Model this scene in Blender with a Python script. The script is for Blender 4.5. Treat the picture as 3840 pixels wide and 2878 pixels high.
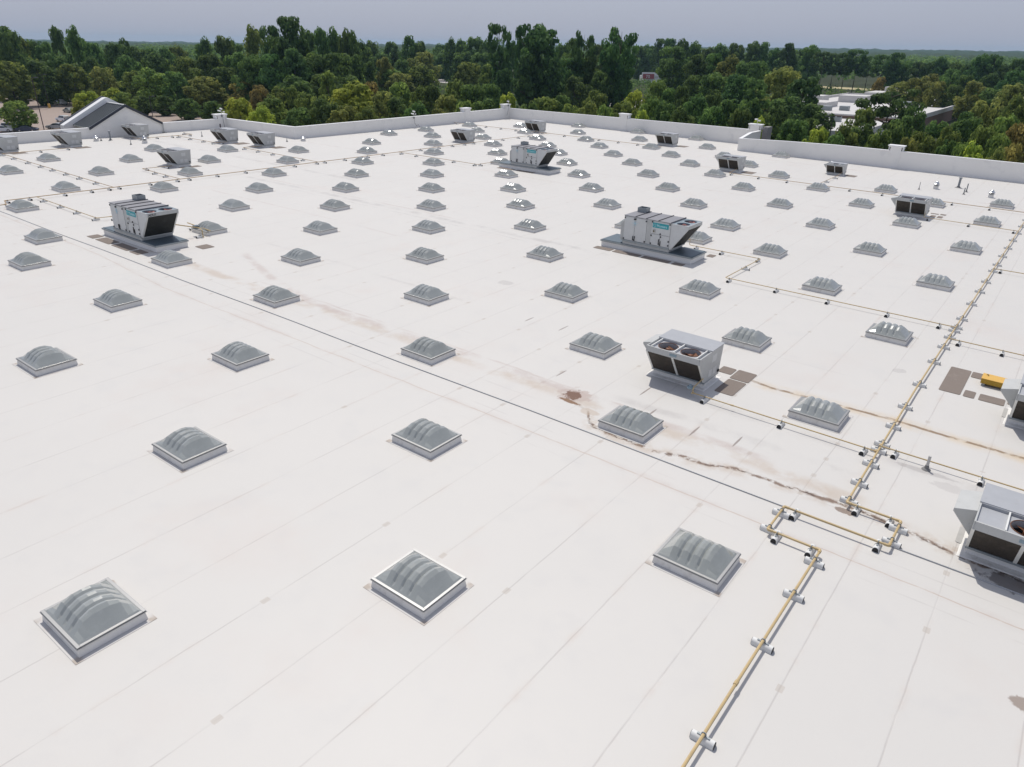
import bpy, bmesh, math, random
import numpy as np
from mathutils import Vector, Matrix, Quaternion

# ---------------------------------------------------------------- clear
for o in list(bpy.data.objects): bpy.data.objects.remove(o)
S = bpy.context.scene
COL = S.collection

# ---------------------------------------------------------------- camera
cam_d = bpy.data.cameras.new("camera"); cam = bpy.data.objects.new("camera", cam_d); COL.objects.link(cam)
cam_d.sensor_width = 36.0; cam_d.sensor_fit = 'HORIZONTAL'; cam_d.lens = 25.7347
cam_d.clip_start = 0.1; cam_d.clip_end = 30000
_r = Vector((0.79198, 0.610402, 0.013282)); _u = Vector((-0.265096, 0.324195, 0.908087)); _f = Vector((-0.549992, 0.722708, -0.418571))
CAM = Vector((14.4032, -14.4324, 11.9635))
cam.matrix_world = Matrix(((_r.x, _u.x, -_f.x, CAM.x), (_r.y, _u.y, -_f.y, CAM.y), (_r.z, _u.z, -_f.z, CAM.z), (0, 0, 0, 1)))
S.camera = cam

# ---------------------------------------------------------------- sky, sun, exposure
SUN_DIR = Vector((-0.40, 0.36, 1.0)).normalized()
SUN_EL = math.asin(SUN_DIR.z); SUN_ROT = math.atan2(SUN_DIR.x, SUN_DIR.y)
W = bpy.data.worlds.new("World"); S.world = W; W.use_nodes = True
nt = W.node_tree; nt.nodes.clear()
wo = nt.nodes.new('ShaderNodeOutputWorld'); wb = nt.nodes.new('ShaderNodeBackground')
sk = nt.nodes.new('ShaderNodeTexSky'); sk.sky_type = 'NISHITA'; sk.sun_disc = False
sk.sun_elevation = SUN_EL; sk.sun_rotation = SUN_ROT; sk.altitude = 100
sk.air_density = 1.0; sk.dust_density = 3.0; sk.ozone_density = 3.0
tint = nt.nodes.new('ShaderNodeMix'); tint.data_type = 'RGBA'; tint.blend_type = 'MIX'; tint.inputs[0].default_value = 0.72
tint.inputs[7].default_value = (5.3, 5.75, 7.3, 1)
nt.links.new(sk.outputs[0], tint.inputs[6]); nt.links.new(tint.outputs[2], wb.inputs[0])
wb.inputs[1].default_value = 0.088
nt.links.new(wb.outputs[0], wo.inputs[0])
sun_d = bpy.data.lights.new("sun", 'SUN'); sun = bpy.data.objects.new("sun", sun_d); COL.objects.link(sun)
sun_d.energy = 3.25; sun_d.angle = math.radians(0.6); sun_d.color = (1.0, 0.955, 0.885)
sun.rotation_euler = (-SUN_DIR).to_track_quat('-Z', 'Y').to_euler()
sun.location = (0, 0, 60)
S.view_settings.view_transform = 'Standard'; S.view_settings.look = 'None'
S.view_settings.exposure = 0.0; S.view_settings.gamma = 1.0
S.cycles.max_bounces = 6; S.cycles.diffuse_bounces = 4; S.cycles.glossy_bounces = 3
S.cycles.transmission_bounces = 4; S.cycles.volume_bounces = 0; S.cycles.transparent_max_bounces = 6

# the roof drains towards +x: everything that stands on it is tilted with it
TILT = Matrix(((0.9998144, -6.27e-05, 0.0192651, 0), (0, 0.9999947, 0.0032534, 0), (-0.0192652, -0.0032527, 0.9998091, 0), (0, 0, 0, 1)))
GZ = -8.0                               # ground level round the building

# ---------------------------------------------------------------- helpers
def rnd(a, b): return random.uniform(a, b)
ORD = ['first', 'second', 'third', 'fourth', 'fifth', 'sixth', 'seventh', 'eighth', 'ninth', 'tenth', 'eleventh', 'twelfth', 'thirteenth',
       'fourteenth', 'fifteenth', 'sixteenth', 'seventeenth', 'eighteenth', 'nineteenth', 'twentieth'] + ['twenty-' + x for x in
       ['first', 'second', 'third', 'fourth', 'fifth', 'sixth', 'seventh', 'eighth', 'ninth']] + ['thirtieth'] + ['thirty-' + x for x in
       ['first', 'second', 'third', 'fourth', 'fifth', 'sixth', 'seventh', 'eighth', 'ninth']] + ['fortieth'] + ['forty-' + x for x in
       ['first', 'second', 'third', 'fourth', 'fifth', 'sixth', 'seventh', 'eighth', 'ninth']]

class MB:
    """collects shapes of one part; build() links them as ONE mesh object"""
    def __init__(s): s.v = []; s.f = []; s.m = []; s.mi = 0
    def add(s, vs, fs):
        b = len(s.v); s.v += [tuple(x) for x in vs]; s.f += [[b + i for i in f] for f in fs]; s.m += [s.mi] * len(fs); return s
    def box(s, x0, x1, y0, y1, z0, z1, tx=0, ty=0):
        vs = [(x0, y0, z0), (x1, y0, z0), (x1, y1, z0), (x0, y1, z0), (x0 + tx, y0 + ty, z1), (x1 - tx, y0 + ty, z1), (x1 - tx, y1 - ty, z1), (x0 + tx, y1 - ty, z1)]
        return s.add(vs, [[3, 2, 1, 0], [4, 5, 6, 7], [0, 1, 5, 4], [1, 2, 6, 5], [2, 3, 7, 6], [3, 0, 4, 7]])
    def prism(s, poly, a0, a1, axis='x'):
        n = len(poly)
        def P(u, v, a): return (a, u, v) if axis == 'x' else ((u, a, v) if axis == 'y' else (u, v, a))
        vs = [P(u, v, a0) for u, v in poly] + [P(u, v, a1) for u, v in poly]
        fs = [list(range(n))[::-1], list(range(n, 2 * n))] + [[i, (i + 1) % n, n + (i + 1) % n, n + i] for i in range(n)]
        return s.add(vs, fs)
    def tube(s, path, r, n=8, cap=True):
        pts = [Vector(p) for p in path]; rings = []
        for i, p in enumerate(pts):
            d = ((pts[min(i + 1, len(pts) - 1)] - p).normalized() + (p - pts[max(i - 1, 0)]).normalized())
            if d.length < 1e-6: d = pts[min(i + 1, len(pts) - 1)] - p
            d.normalize()
            a = d.cross(Vector((0, 0, 1)))
            if a.length < 0.02: a = d.cross(Vector((0, 1, 0)))
            a.normalize(); b = a.cross(d).normalized()
            rr = r[i] if isinstance(r, (list, tuple)) else r
            rings.append([p + (a * math.cos(2 * math.pi * k / n) + b * math.sin(2 * math.pi * k / n)) * rr for k in range(n)])
        vs = [v for R in rings for v in R]; fs = []
        for i in range(len(rings) - 1):
            for k in range(n): fs.append([i * n + k, i * n + (k + 1) % n, (i + 1) * n + (k + 1) % n, (i + 1) * n + k])
        if cap: fs += [list(range(n))[::-1], [(len(rings) - 1) * n + k for k in range(n)]]
        return s.add(vs, fs)
    def lathe(s, prof, n=16, c=(0, 0, 0)):
        vs = []; fs = []
        for r, z in prof: vs += [(c[0] + r * math.cos(2 * math.pi * k / n), c[1] + r * math.sin(2 * math.pi * k / n), c[2] + z) for k in range(n)]
        for i in range(len(prof) - 1):
            for k in range(n): fs.append([i * n + k, i * n + (k + 1) % n, (i + 1) * n + (k + 1) % n, (i + 1) * n + k])
        if prof[0][0] > 1e-4: fs.append(list(range(n))[::-1])
        if prof[-1][0] > 1e-4: fs.append([(len(prof) - 1) * n + k for k in range(n)])
        return s.add(vs, fs)
    def holeplate(s, x0, x1, y0, y1, cx, cy, r, z, n=24, depth=0.22):
        """plate with a round hole and the throat below it"""
        ci = [(cx + r * math.cos(2 * math.pi * k / n), cy + r * math.sin(2 * math.pi * k / n), z) for k in range(n)]
        def edge(a):
            dx, dy = math.cos(a), math.sin(a); t = 1e9
            if dx > 1e-9: t = min(t, (x1 - cx) / dx)
            if dx < -1e-9: t = min(t, (x0 - cx) / dx)
            if dy > 1e-9: t = min(t, (y1 - cy) / dy)
            if dy < -1e-9: t = min(t, (y0 - cy) / dy)
            return (cx + dx * t, cy + dy * t, z)
        angs = [2 * math.pi * k / n for k in range(n)]
        outer = [edge(a) for a in angs]
        vs = ci + outer + [(p[0], p[1], z - depth) for p in ci]; fs = []
        corners = [(x0, y0, z), (x1, y0, z), (x1, y1, z), (x0, y1, z)]
        cb = len(vs); vs += corners
        for k in range(n):
            k2 = (k + 1) % n
            fs.append([k, n + k, n + k2, k2]); fs.append([k2, k, 2 * n + k, 2 * n + k2][::-1])
            a0, a1 = angs[k], angs[k] + 2 * math.pi / n
            for j, c in enumerate(corners):
                ac = math.atan2(c[1] - cy, c[0] - cx) % (2 * math.pi)
                if a0 < ac < a1: fs.append([n + k, cb + j, n + k2])
        return s.add(vs, fs)
    def build(s, name, mats, parent=None, bevel=0, smooth=False):
        me = bpy.data.meshes.new(name); me.from_pydata(s.v, [], s.f)
        mats = mats if isinstance(mats, (list, tuple)) else [mats]
        for m in mats: me.materials.append(m)
        if any(s.m): me.polygons.foreach_set('material_index', s.m)
        bm = bmesh.new(); bm.from_mesh(me); bmesh.ops.recalc_face_normals(bm, faces=bm.faces); bm.to_mesh(me); bm.free()
        if smooth is True: me.polygons.foreach_set('use_smooth', [True] * len(me.polygons))
        elif smooth: me.shade_smooth(); me.set_sharp_from_angle(angle=math.radians(smooth))
        me.update()
        return link(name, me, parent, bevel)
def build_each(mb, name, mat, parent=None, bevel=0):
    """every shape added to mb becomes an object of its own"""
    out = []; fi = 0
    roots = list(range(len(mb.v)))
    def find(i):
        while roots[i] != i: roots[i] = roots[roots[i]]; i = roots[i]
        return i
    for f in mb.f:
        for k in f[1:]: roots[find(k)] = find(f[0])
    groups = {}
    for f in mb.f: groups.setdefault(find(f[0]), []).append(f)
    for fs in groups.values():
        ids = sorted({i for f in fs for i in f}); mp = {i: j for j, i in enumerate(ids)}
        q = MB(); q.add([mb.v[i] for i in ids], [[mp[i] for i in f] for f in fs]); out.append(q.build(name, mat, parent, bevel))
    return out
def link(name, me, parent=None, bevel=0):
    o = bpy.data.objects.new(name, me); COL.objects.link(o)
    if parent is not None: o.parent = parent
    if bevel:
        b = o.modifiers.new('bevel', 'BEVEL'); b.width = bevel; b.segments = 1; b.limit_method = 'ANGLE'; b.angle_limit = math.radians(40)
    return o
def tag(o, label=None, cat=None, group=None, kind=None):
    if label: o['label'] = label
    if cat: o['category'] = cat
    if group: o['group'] = group
    if kind: o['kind'] = kind
    return o
def thing(name, label, cat, group=None):
    o = bpy.data.objects.new(name, None); COL.objects.link(o); o.empty_display_size = 0.3
    return tag(o, label, cat, group)
def copy_tree(o, parent=None):
    c = o.copy(); COL.objects.link(c)
    if parent is not None: c.parent = parent
    for ch in list(o.children): copy_tree(ch, c)
    return c
def on_roof(o, x, y, rz=0, z=0, sc=1):
    o.matrix_world = TILT @ Matrix.Translation((x, y, z)) @ Matrix.Rotation(rz, 4, 'Z') @ Matrix.Scale(sc, 4); return o
def on_ground(o, x, y, rz=0, z=GZ, sc=1):
    o.matrix_world = Matrix.Translation((x, y, z)) @ Matrix.Rotation(rz, 4, 'Z') @ Matrix.Scale(sc, 4); return o
def roof_pt(x, y, z=0): return TILT @ Vector((x, y, z))

# ---------------------------------------------------------------- materials
class NG:
    """tiny node-graph helper"""
    def __init__(s, name):
        s.mat = bpy.data.materials.new(name); s.mat.use_nodes = True; s.t = s.mat.node_tree; s.t.nodes.clear()
        s.out = s.n('ShaderNodeOutputMaterial'); s.b = s.n('ShaderNodeBsdfPrincipled'); s.l(s.b.outputs[0], s.out.inputs[0])
        s.tc = s.n('ShaderNodeTexCoord')
    def n(s, t, **k):
        x = s.t.nodes.new(t)
        for a, v in k.items(): setattr(x, a, v)
        return x
    def l(s, a, b): s.t.links.new(a, b)
    def m(s, op, a, b=0.0, c=0.0, clamp=False):
        x = s.n('ShaderNodeMath', operation=op); x.use_clamp = clamp
        for i, v in enumerate((a, b, c)):
            if isinstance(v, (int, float)): x.inputs[i].default_value = v
            else: s.l(v, x.inputs[i])
        return x.outputs[0]
    def step(s, e0, e1, x):          # smooth 0..1
        r = s.n('ShaderNodeMapRange', interpolation_type='SMOOTHSTEP')
        s.l(x, r.inputs[0])
        r.inputs[1].default_value = e0; r.inputs[2].default_value = e1; r.inputs[3].default_value = 0; r.inputs[4].default_value = 1
        return r.outputs[0]
    def noise(s, scale, detail=3, rough=0.55, vec=None, sx=1, sy=1, sz=1, off=0):
        mp = s.n('ShaderNodeMapping'); mp.inputs[3].default_value = (sx, sy, sz); mp.inputs[1].default_value = (off, off * 0.7, off * 0.3)
        s.l(vec if vec is not None else s.tc.outputs['Object'], mp.inputs[0])
        x = s.n('ShaderNodeTexNoise'); x.inputs['Scale'].default_value = scale; x.inputs['Detail'].default_value = detail; x.inputs['Roughness'].default_value = rough
        s.l(mp.outputs[0], x.inputs[0]); return x.outputs[0]
    def mix(s, f, a, b, mode='MIX'):
        x = s.n('ShaderNodeMix'); x.data_type = 'RGBA'; x.blend_type = mode
        for i, v in ((0, f), (6, a), (7, b)):
            if isinstance(v, (int, float)): x.inputs[i].default_value = v
            elif isinstance(v, (tuple, list)): x.inputs[i].default_value = (*v, 1) if len(v) == 3 else v
            else: s.l(v, x.inputs[i])
        return x.outputs[2]
    def bump(s, h, strength=0.2, dist=0.01):
        x = s.n('ShaderNodeBump'); x.inputs['Strength'].default_value = strength; x.inputs['Distance'].default_value = dist
        s.l(h, x.inputs['Height']); s.l(x.outputs[0], s.b.inputs['Normal'])
    def base(s, c):
        if isinstance(c, (tuple, list)): s.b.inputs['Base Color'].default_value = (*c, 1)
        else: s.l(c, s.b.inputs['Base Color'])
    def set(s, rough=None, metal=None, spec=None):
        if rough is not None: s.b.inputs['Roughness'].default_value = rough
        if metal is not None: s.b.inputs['Metallic'].default_value = metal
        if spec is not None: s.b.inputs['Specular IOR Level'].default_value = spec

def mat_simple(name, c, rough=0.6, metal=0, var=0.12, scale=3.0, dirt=None, dscale=1.2, spec=0.4):
    g = NG(name); n = g.noise(scale, 4)
    hi = tuple(min(1, x * (1 + var)) for x in c); lo = tuple(x * (1 - var) for x in c)
    col = g.mix(n, lo, hi)
    if dirt is not None:
        d = g.step(0.55, 0.72, g.noise(dscale, 5, 0.65, off=7)); col = g.mix(g.m('MULTIPLY', d, 0.6), col, dirt)
    g.base(col); g.set(rough, metal, spec); return g.mat

# ---- roof membrane: seams, drain dirt and stains have their own fixed shapes on the sheet
def make_membrane():
    g = NG('white_membrane'); P = g.tc.outputs['Object']
    sep = g.n('ShaderNodeSeparateXYZ'); g.l(P, sep.inputs[0]); X, Y = sep.outputs[0], sep.outputs[1]
    n_big = g.noise(0.11, 4, 0.6); n_mid = g.noise(0.9, 4, 0.6, off=3); n_fine = g.noise(9, 3, 0.6, off=5)
    col = g.mix(n_big, (0.605, 0.583, 0.548), (0.555, 0.540, 0.510))
    col = g.mix(g.m('MULTIPLY', g.step(0.52, 0.8, g.noise(0.22, 5, 0.62, off=11)), 0.5), col, (0.56, 0.505, 0.465))
    col = g.mix(g.m('MULTIPLY', g.step(0.5, 0.75, n_mid), 0.3), col, (0.52, 0.51, 0.495))
    col = g.mix(g.m('MULTIPLY', g.step(0.66, 0.78, g.noise(2.6, 5, 0.7, sx=1, sy=0.45, off=21)), 0.22), col, (0.48, 0.455, 0.43))
    wob = g.m('MULTIPLY', g.m('SUBTRACT', g.noise(0.8, 3, 0.6, off=2), 0.5), 0.10)
    # seams of the rolls, along y every 2.095 m
    sx_ = g.m('ADD', X, g.m('MULTIPLY', wob, 0.5))
    ph = g.m('DIVIDE', g.m('SUBTRACT', sx_, 10.01), 2.095)
    idn = g.m('ROUND', ph); dist = g.m('MULTIPLY', g.m('ABSOLUTE', g.m('SUBTRACT', ph, idn)), 2.095)
    line = g.m('SUBTRACT', 1.0, g.step(0.006, 0.028, dist))
    brk = g.step(0.38, 0.6, g.noise(0.5, 3, 0.6, off=31))
    seam = g.m('MULTIPLY', line, g.m('ADD', 0.25, g.m('MULTIPLY', brk, 0.6)))
    col = g.mix(g.m('MULTIPLY', seam, 0.5), col, (0.36, 0.335, 0.315))
    # soft dirt hugging the seams
    halo = g.m('MULTIPLY', g.m('SUBTRACT', 1.0, g.step(0.0, 0.16, dist)), g.step(0.5, 0.72, g.noise(0.7, 4, 0.65, off=37)))
    col = g.mix(g.m('MULTIPLY', halo, 0.34), col, (0.52, 0.44, 0.385))
    # repair tapes here and there on seams
    cy_ = g.m('FLOOR', g.m('DIVIDE', Y, 1.3)); cv = g.n('ShaderNodeCombineXYZ'); g.l(idn, cv.inputs[0]); g.l(cy_, cv.inputs[1])
    wn = g.n('ShaderNodeTexWhiteNoise'); wn.noise_dimensions = '3D'; g.l(cv.outputs[0], wn.inputs[0])
    fy = g.m('ABSOLUTE', g.m('SUBTRACT', g.m('FRACT', g.m('DIVIDE', Y, 1.3)), 0.5))
    near = g.m('MULTIPLY', g.step(2.0, 5.5, Y), g.m('SUBTRACT', 1.0, g.step(9.0, 14.0, Y)))
    thr = g.m('SUBTRACT', 0.90, g.m('MULTIPLY', near, 0.30))
    tape = g.m('MULTIPLY', g.m('GREATER_THAN', wn.outputs[0], thr), g.m('MULTIPLY', g.m('LESS_THAN', dist, 0.075), g.m('LESS_THAN', fy, 0.085)))
    col = g.mix(g.m('MULTIPLY', tape, 0.42), col, (0.40, 0.345, 0.29))
    # cross laps along x
    for y0, x0, x1 in ((5.75, -50, 20), (4.05, -50, 20), (2.9, -14, 20), (9.2, -30, 20), (16.0, -60, 20), (36.5, -78, 20), (52, -64, 20)):
        d = g.m('ABSOLUTE', g.m('SUBTRACT', g.m('ADD', Y, g.m('MULTIPLY', wob, 0.4)), y0))
        k = g.m('MULTIPLY', g.m('SUBTRACT', 1.0, g.step(0.005, 0.03, d)), g.step(0.45, 0.62, g.noise(0.35, 3, 0.6, off=y0)))
        col = g.mix(g.m('MULTIPLY', k, 0.4), col, (0.38, 0.355, 0.335))
    def curve_of_x(pts, x0, x1, y0, y1):
        fc = g.n('ShaderNodeFloatCurve'); g.l(g.m('DIVIDE', g.m('SUBTRACT', X, x0), x1 - x0), fc.inputs[1])
        c = fc.mapping.curves[0]; q = [((x - x0) / (x1 - x0), (y - y0) / (y1 - y0)) for x, y in pts]
        while len(c.points) < len(q): c.points.new(0.5, 0.5)
        for p, (a, b) in zip(c.points, q): p.location = (a, b); p.handle_type = 'VECTOR'
        fc.mapping.update(); return g.m('ADD', g.m('MULTIPLY', fc.outputs[0], y1 - y0), y0)
    def stain(pts, width, amp, colr, strength, brk0=0.4, brk1=0.6, bscale=1.0, seed=0, fs=1.4, soft=0.0, one=None):
        nonlocal col
        xs = [p[0] for p in pts]; ys = [p[1] for p in pts]; x0, x1 = min(xs), max(xs); y0, y1 = min(ys) - 0.5, max(ys) + 0.5
        c = curve_of_x(pts, x0, x1, y0, y1)
        w = g.m('MULTIPLY', g.m('SUBTRACT', g.noise(fs, 5, 0.65, off=seed), 0.5), 2 * amp)
        sd = g.m('SUBTRACT', g.m('ADD', Y, w), c); d = g.m('ABSOLUTE', sd)
        k = g.m('SUBTRACT', 1.0, g.step(width * soft, width, d))
        if one: k = g.m('MULTIPLY', k, g.m('GREATER_THAN' if one > 0 else 'LESS_THAN', sd, 0.0))
        if bscale: k = g.m('MULTIPLY', k, g.step(brk0, brk1, g.noise(bscale, 5, 0.68, off=seed + 3)))
        gate = g.m('MULTIPLY', g.step(x0, x0 + 1.2, X), g.m('SUBTRACT', 1.0, g.step(x1 - 1.0, x1, X)))
        col = g.mix(g.m('MULTIPLY', g.m('MULTIPLY', k, gate), strength), col, colr)
    BR = (0.19, 0.13, 0.095); TAN = (0.43, 0.335, 0.25); PINK = (0.44, 0.365, 0.33); GR = (0.38, 0.36, 0.345)
    # thin wandering water line below the cable
    stain([(-48, 4.45), (-30, 4.2), (-22, 3.5), (0, 3.6), (18, 3.42)], 0.032, 0.10, (0.42, 0.32, 0.25), 0.8, 0.33, 0.5, 0.7, 1, 0.5)
    stain([(-48, 4.45), (-30, 4.2), (-22, 3.5), (0, 3.6), (18, 3.42)], 0.30, 0.14, PINK, 0.34, 0.4, 0.7, 0.5, 2, 0.5)
    # dirt in the valley below the near skylight
    V = [(1.4, 6.35), (2.2, 6.25), (2.7, 5.45), (3.5, 5.22), (5.4, 5.18), (6.3, 5.48), (7.1, 5.5), (7.9, 5.88), (9.2, 5.92), (11.4, 6.05), (13.0, 5.88), (14.5, 5.55), (18, 5.3)]
    stain(V, 0.60, 0.22, TAN, 0.55, 0.42, 0.62, 1.1, 41, 1.2)
    stain(V, 0.15, 0.20, BR, 0.95, 0.44, 0.56, 2.4, 43, 1.8, 0.2)
    stain(V, 0.05, 0.26, (0.07, 0.05, 0.04), 0.9, 0.5, 0.58, 3.2, 44, 1.8)
    # channel from the unit towards the right edge
    R = [(5.2, 12.95), (6.6, 12.68), (8.2, 12.8), (10.9, 12.98), (13, 12.9), (18, 12.9)]
    stain(R, 0.62, 0.12, (0.56, 0.43, 0.265), 0.65, 0.3, 0.62, 0.8, 51, 0.9)
    stain(R, 0.13, 0.07, (0.24, 0.165, 0.10), 0.95, 0.36, 0.52, 1.6, 53, 1.5, 0.3)
    # older pale water marks
    for y, x0, x1, w, s, cc in ((6.6, -30, 12, 0.5, 0.5, TAN), (7.05, -16, 9, 0.34, 0.6, PINK), (7.9, 2, 12, 0.4, 0.4, GR), (7.4, -20, 4, 0.10, 0.5, PINK), (25.2, -47, -8, 0.45, 0.5, GR), (25.9, -48, -18, 0.14, 0.5, PINK),
                               (24.4, -40, -14, 0.10, 0.5, GR), (31.2, -74, -38, 0.5, 0.42, GR), (34.0, -76, -50, 0.25, 0.4, PINK), (44.2, -64, -20, 0.3, 0.3, PINK),
                               (27.4, -62, -44, 0.3, 0.45, GR), (51.5, -40, 2, 0.3, 0.3, PINK), (64.6, -40, 9, 0.25, 0.4, PINK), (75.9, -48, -4, 0.35, 0.45, PINK), (9.6, 2, 16, 0.5, 0.28, GR), (19.5, -44, -20, 0.16, 0.35, PINK), (12.4, -30, -8, 0.2, 0.25, GR)):
        stain([(x0, y), ((x0 + x1) / 2, y + 0.15), (x1, y)], w, 0.28, cc, s, 0.38, 0.62, 0.55, y, 0.35, 0.2)
    stain([(-25, 10.2), (-19, 8.1), (-14.5, 7.15), (-11, 7.1)], 0.38, 0.2, PINK, 0.5, 0.4, 0.62, 0.7, 61, 0.6, 0.2)
    # the brown puddle mark
    def blob(cx, cy, rx, ry, colr, strength, seed, amp=0.9):
        nonlocal col
        dx = g.m('DIVIDE', g.m('SUBTRACT', X, cx), rx); dy = g.m('DIVIDE', g.m('SUBTRACT', Y, cy), ry)
        d = g.m('SQRT', g.m('ADD', g.m('MULTIPLY', dx, dx), g.m('MULTIPLY', dy, dy)))
        d = g.m('ADD', d, g.m('MULTIPLY', g.m('SUBTRACT', g.noise(2.2, 5, 0.7, off=seed), 0.5), amp * 2))
        col = g.mix(g.m('MULTIPLY', g.m('SUBTRACT', 1.0, g.step(0.8, 1.05, d)), strength), col, colr)
    blob(1.12, 7.0, 0.55, 0.6, (0.42, 0.34, 0.30), 0.7, 71, 1.6); blob(1.05, 7.05, 0.33, 0.36, (0.15, 0.075, 0.045), 0.95, 72, 1.9)
    blob(1.3, 6.42, 0.40, 0.12, (0.20, 0.11, 0.055), 0.95, 73, 1.7); blob(2.3, 6.15, 0.4, 0.25, TAN, 0.5, 75)
    blob(11.35, 5.72, 0.28, 0.16, BR, 0.8, 76, 1.1); blob(15.6, 5.2, 0.7, 0.4, (0.10, 0.08, 0.075), 0.7, 77, 1.2); blob(17.0, -1.2, 0.55, 1.6, (0.30, 0.235, 0.19), 0.85, 78, 1.0); blob(16.2, 0.9, 0.2, 0.25, BR, 0.7, 79, 1)
    blob(12.7, 9.75, 0.9, 0.16, GR, 0.6, 80, 0.8); blob(-9.5, 16.3, 0.5, 0.4, GR, 0.4, 81); blob(13.5, 9.2, 0.5, 0.3, GR, 0.35, 82); blob(10.2, 18.0, 0.3, 0.3, GR, 0.4, 83)
    # small cracks near the drain
    for cx, cy, ln, s in ((3.0, 9.1, 0.55, 1), (4.05, 7.65, 0.4, 2), (5.85, 7.35, 0.5, 3), (-3.2, 12.6, 0.45, 4), (-0.4, 8.3, 0.4, 5), (7.3, 7.6, 0.5, 6), (-5.1, 12.5, 0.4, 7)):
        blob(cx, cy, 0.04, ln, (0.20, 0.16, 0.14), 0.75, 90 + s, 0.5)
    g.base(col); g.set(0.55, 0, 0.3)
    g.bump(g.m('ADD', g.m('MULTIPLY', line, -0.5), g.m('ADD', g.m('MULTIPLY', n_fine, 0.25), g.m('MULTIPLY', n_mid, 0.9))), 0.25, 0.02)
    return g.mat

def make_coil(name, c):
    g = NG(name); w = g.n('ShaderNodeTexWave'); w.wave_type = 'BANDS'; w.bands_direction = 'Z'; w.inputs['Scale'].default_value = 30; w.inputs['Distortion'].default_value = 0.3
    g.l(g.tc.outputs['Object'], w.inputs[0]); n = g.noise(14, 4, 0.7)
    col = g.mix(g.m('MULTIPLY', n, 0.9), tuple(x * 0.5 for x in c), tuple(x * 1.7 for x in c))
    col = g.mix(g.m('MULTIPLY', w.outputs[1], 0.3), col, (0.012, 0.011, 0.01))
    col = g.mix(g.m('MULTIPLY', g.step(0.5, 0.7, g.noise(2.2, 4, 0.6, off=4)), 0.35), col, tuple(x * 2.2 for x in c))
    g.base(col); g.set(0.7, 0.1, 0.3); g.bump(w.outputs[1], 0.4, 0.01); return g.mat

def make_dome():
    g = NG('smoked_acrylic'); n = g.noise(5, 4, 0.6); n2 = g.noise(1.6, 3, 0.6, off=5)
    oi = g.n('ShaderNodeObjectInfo')
    c = g.mix(n2, (0.25, 0.265, 0.25), (0.32, 0.335, 0.315)); c = g.mix(g.m('MULTIPLY', oi.outputs['Random'], 0.4), c, (0.34, 0.36, 0.355))
    c = g.mix(g.m('MULTIPLY', g.step(0.5, 0.75, n), 0.35), c, (0.40, 0.41, 0.40))
    g.base(c); g.l(g.m('ADD', 0.085, g.m('MULTIPLY', n, 0.08)), g.b.inputs['Roughness']); g.set(spec=0.55); g.b.inputs['IOR'].default_value = 1.49
    g.b.inputs['Coat Weight'].default_value = 0.5; g.b.inputs['Coat Roughness'].default_value = 0.06
    g.bump(g.m('ADD', n, g.m('MULTIPLY', g.noise(40, 2, 0.5), 0.15)), 0.08, 0.01); return g.mat

def make_metal_panel(name, c, streak, rough=0.45, metal=0.0, vs=1.4):
    g = NG(name); n = g.noise(2.5, 4, 0.6); s = g.noise(vs, 5, 0.7, sx=4, sy=4, sz=0.6, off=4)
    col = g.mix(n, tuple(x * 0.9 for x in c), tuple(min(1, x * 1.08) for x in c))
    col = g.mix(g.m('MULTIPLY', g.step(0.55, 0.75, s), 0.45), col, streak)
    col = g.mix(g.m('MULTIPLY', g.step(0.64, 0.72, g.noise(7, 5, 0.7, off=9)), 0.3), col, tuple(x * 0.55 for x in c))
    g.base(col); g.set(rough, metal, 0.45); return g.mat

M = {}
M['membrane'] = make_membrane()
M['curb'] = mat_simple('curb_membrane', (0.74, 0.72, 0.68), 0.6, 0, 0.06, 4, (0.46, 0.42, 0.38), 2.0)
M['wallwhite'] = mat_simple('parapet_membrane', (0.83, 0.81, 0.77), 0.6, 0, 0.03, 1.2, (0.70, 0.685, 0.665), 0.7)
M['coping'] = mat_simple('white_coping', (0.84, 0.835, 0.82), 0.4, 0, 0.03, 2)
M['stucco'] = mat_simple('tan_stucco', (0.48, 0.40, 0.32), 0.85, 0, 0.08, 6)
M['alu'] = mat_simple('aluminium_rim', (0.36, 0.36, 0.355), 0.45, 0.6, 0.08, 9)
M['alu_dark'] = mat_simple('dark_gasket', (0.06, 0.06, 0.065), 0.6)
M['tape'] = mat_simple('stained_flashing_tape', (0.55, 0.49, 0.43), 0.75, 0, 0.2, 6, (0.40, 0.31, 0.24), 3)
M['dome'] = make_dome()
M['cab'] = make_metal_panel('pale_grey_cabinet', (0.48, 0.485, 0.47), (0.34, 0.335, 0.31))
M['cab_top'] = make_metal_panel('blue_grey_lid', (0.38, 0.39, 0.405), (0.34, 0.33, 0.32), 0.4)
M['cab_white'] = make_metal_panel('off_white_trim', (0.70, 0.70, 0.67), (0.58, 0.52, 0.40))
M['galv'] = make_metal_panel('galvanised_sheet', (0.30, 0.33, 0.345), (0.16, 0.17, 0.17), 0.42, 0.45)
M['galv_dark'] = make_metal_panel('weathered_galvanised', (0.115, 0.15, 0.175), (0.06, 0.075, 0.085), 0.45, 0.35)
M['lidgrey'] = make_metal_panel('grey_roof_panel', (0.235, 0.235, 0.25), (0.17, 0.165, 0.17), 0.5, 0.2)
M['door'] = make_metal_panel('light_door_panel', (0.60, 0.605, 0.59), (0.47, 0.465, 0.45))
M['seamdark'] = mat_simple('dark_seam', (0.09, 0.09, 0.10), 0.6)
M['coil'] = make_coil('brown_coil_fins', (0.055, 0.045, 0.036)); M['coil_black'] = make_coil('black_coil_fins', (0.030, 0.031, 0.030))
M['fan'] = mat_simple('rusty_fan', (0.17, 0.075, 0.04), 0.6, 0.2, 0.5, 8, (0.05, 0.03, 0.03), 5)
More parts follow.
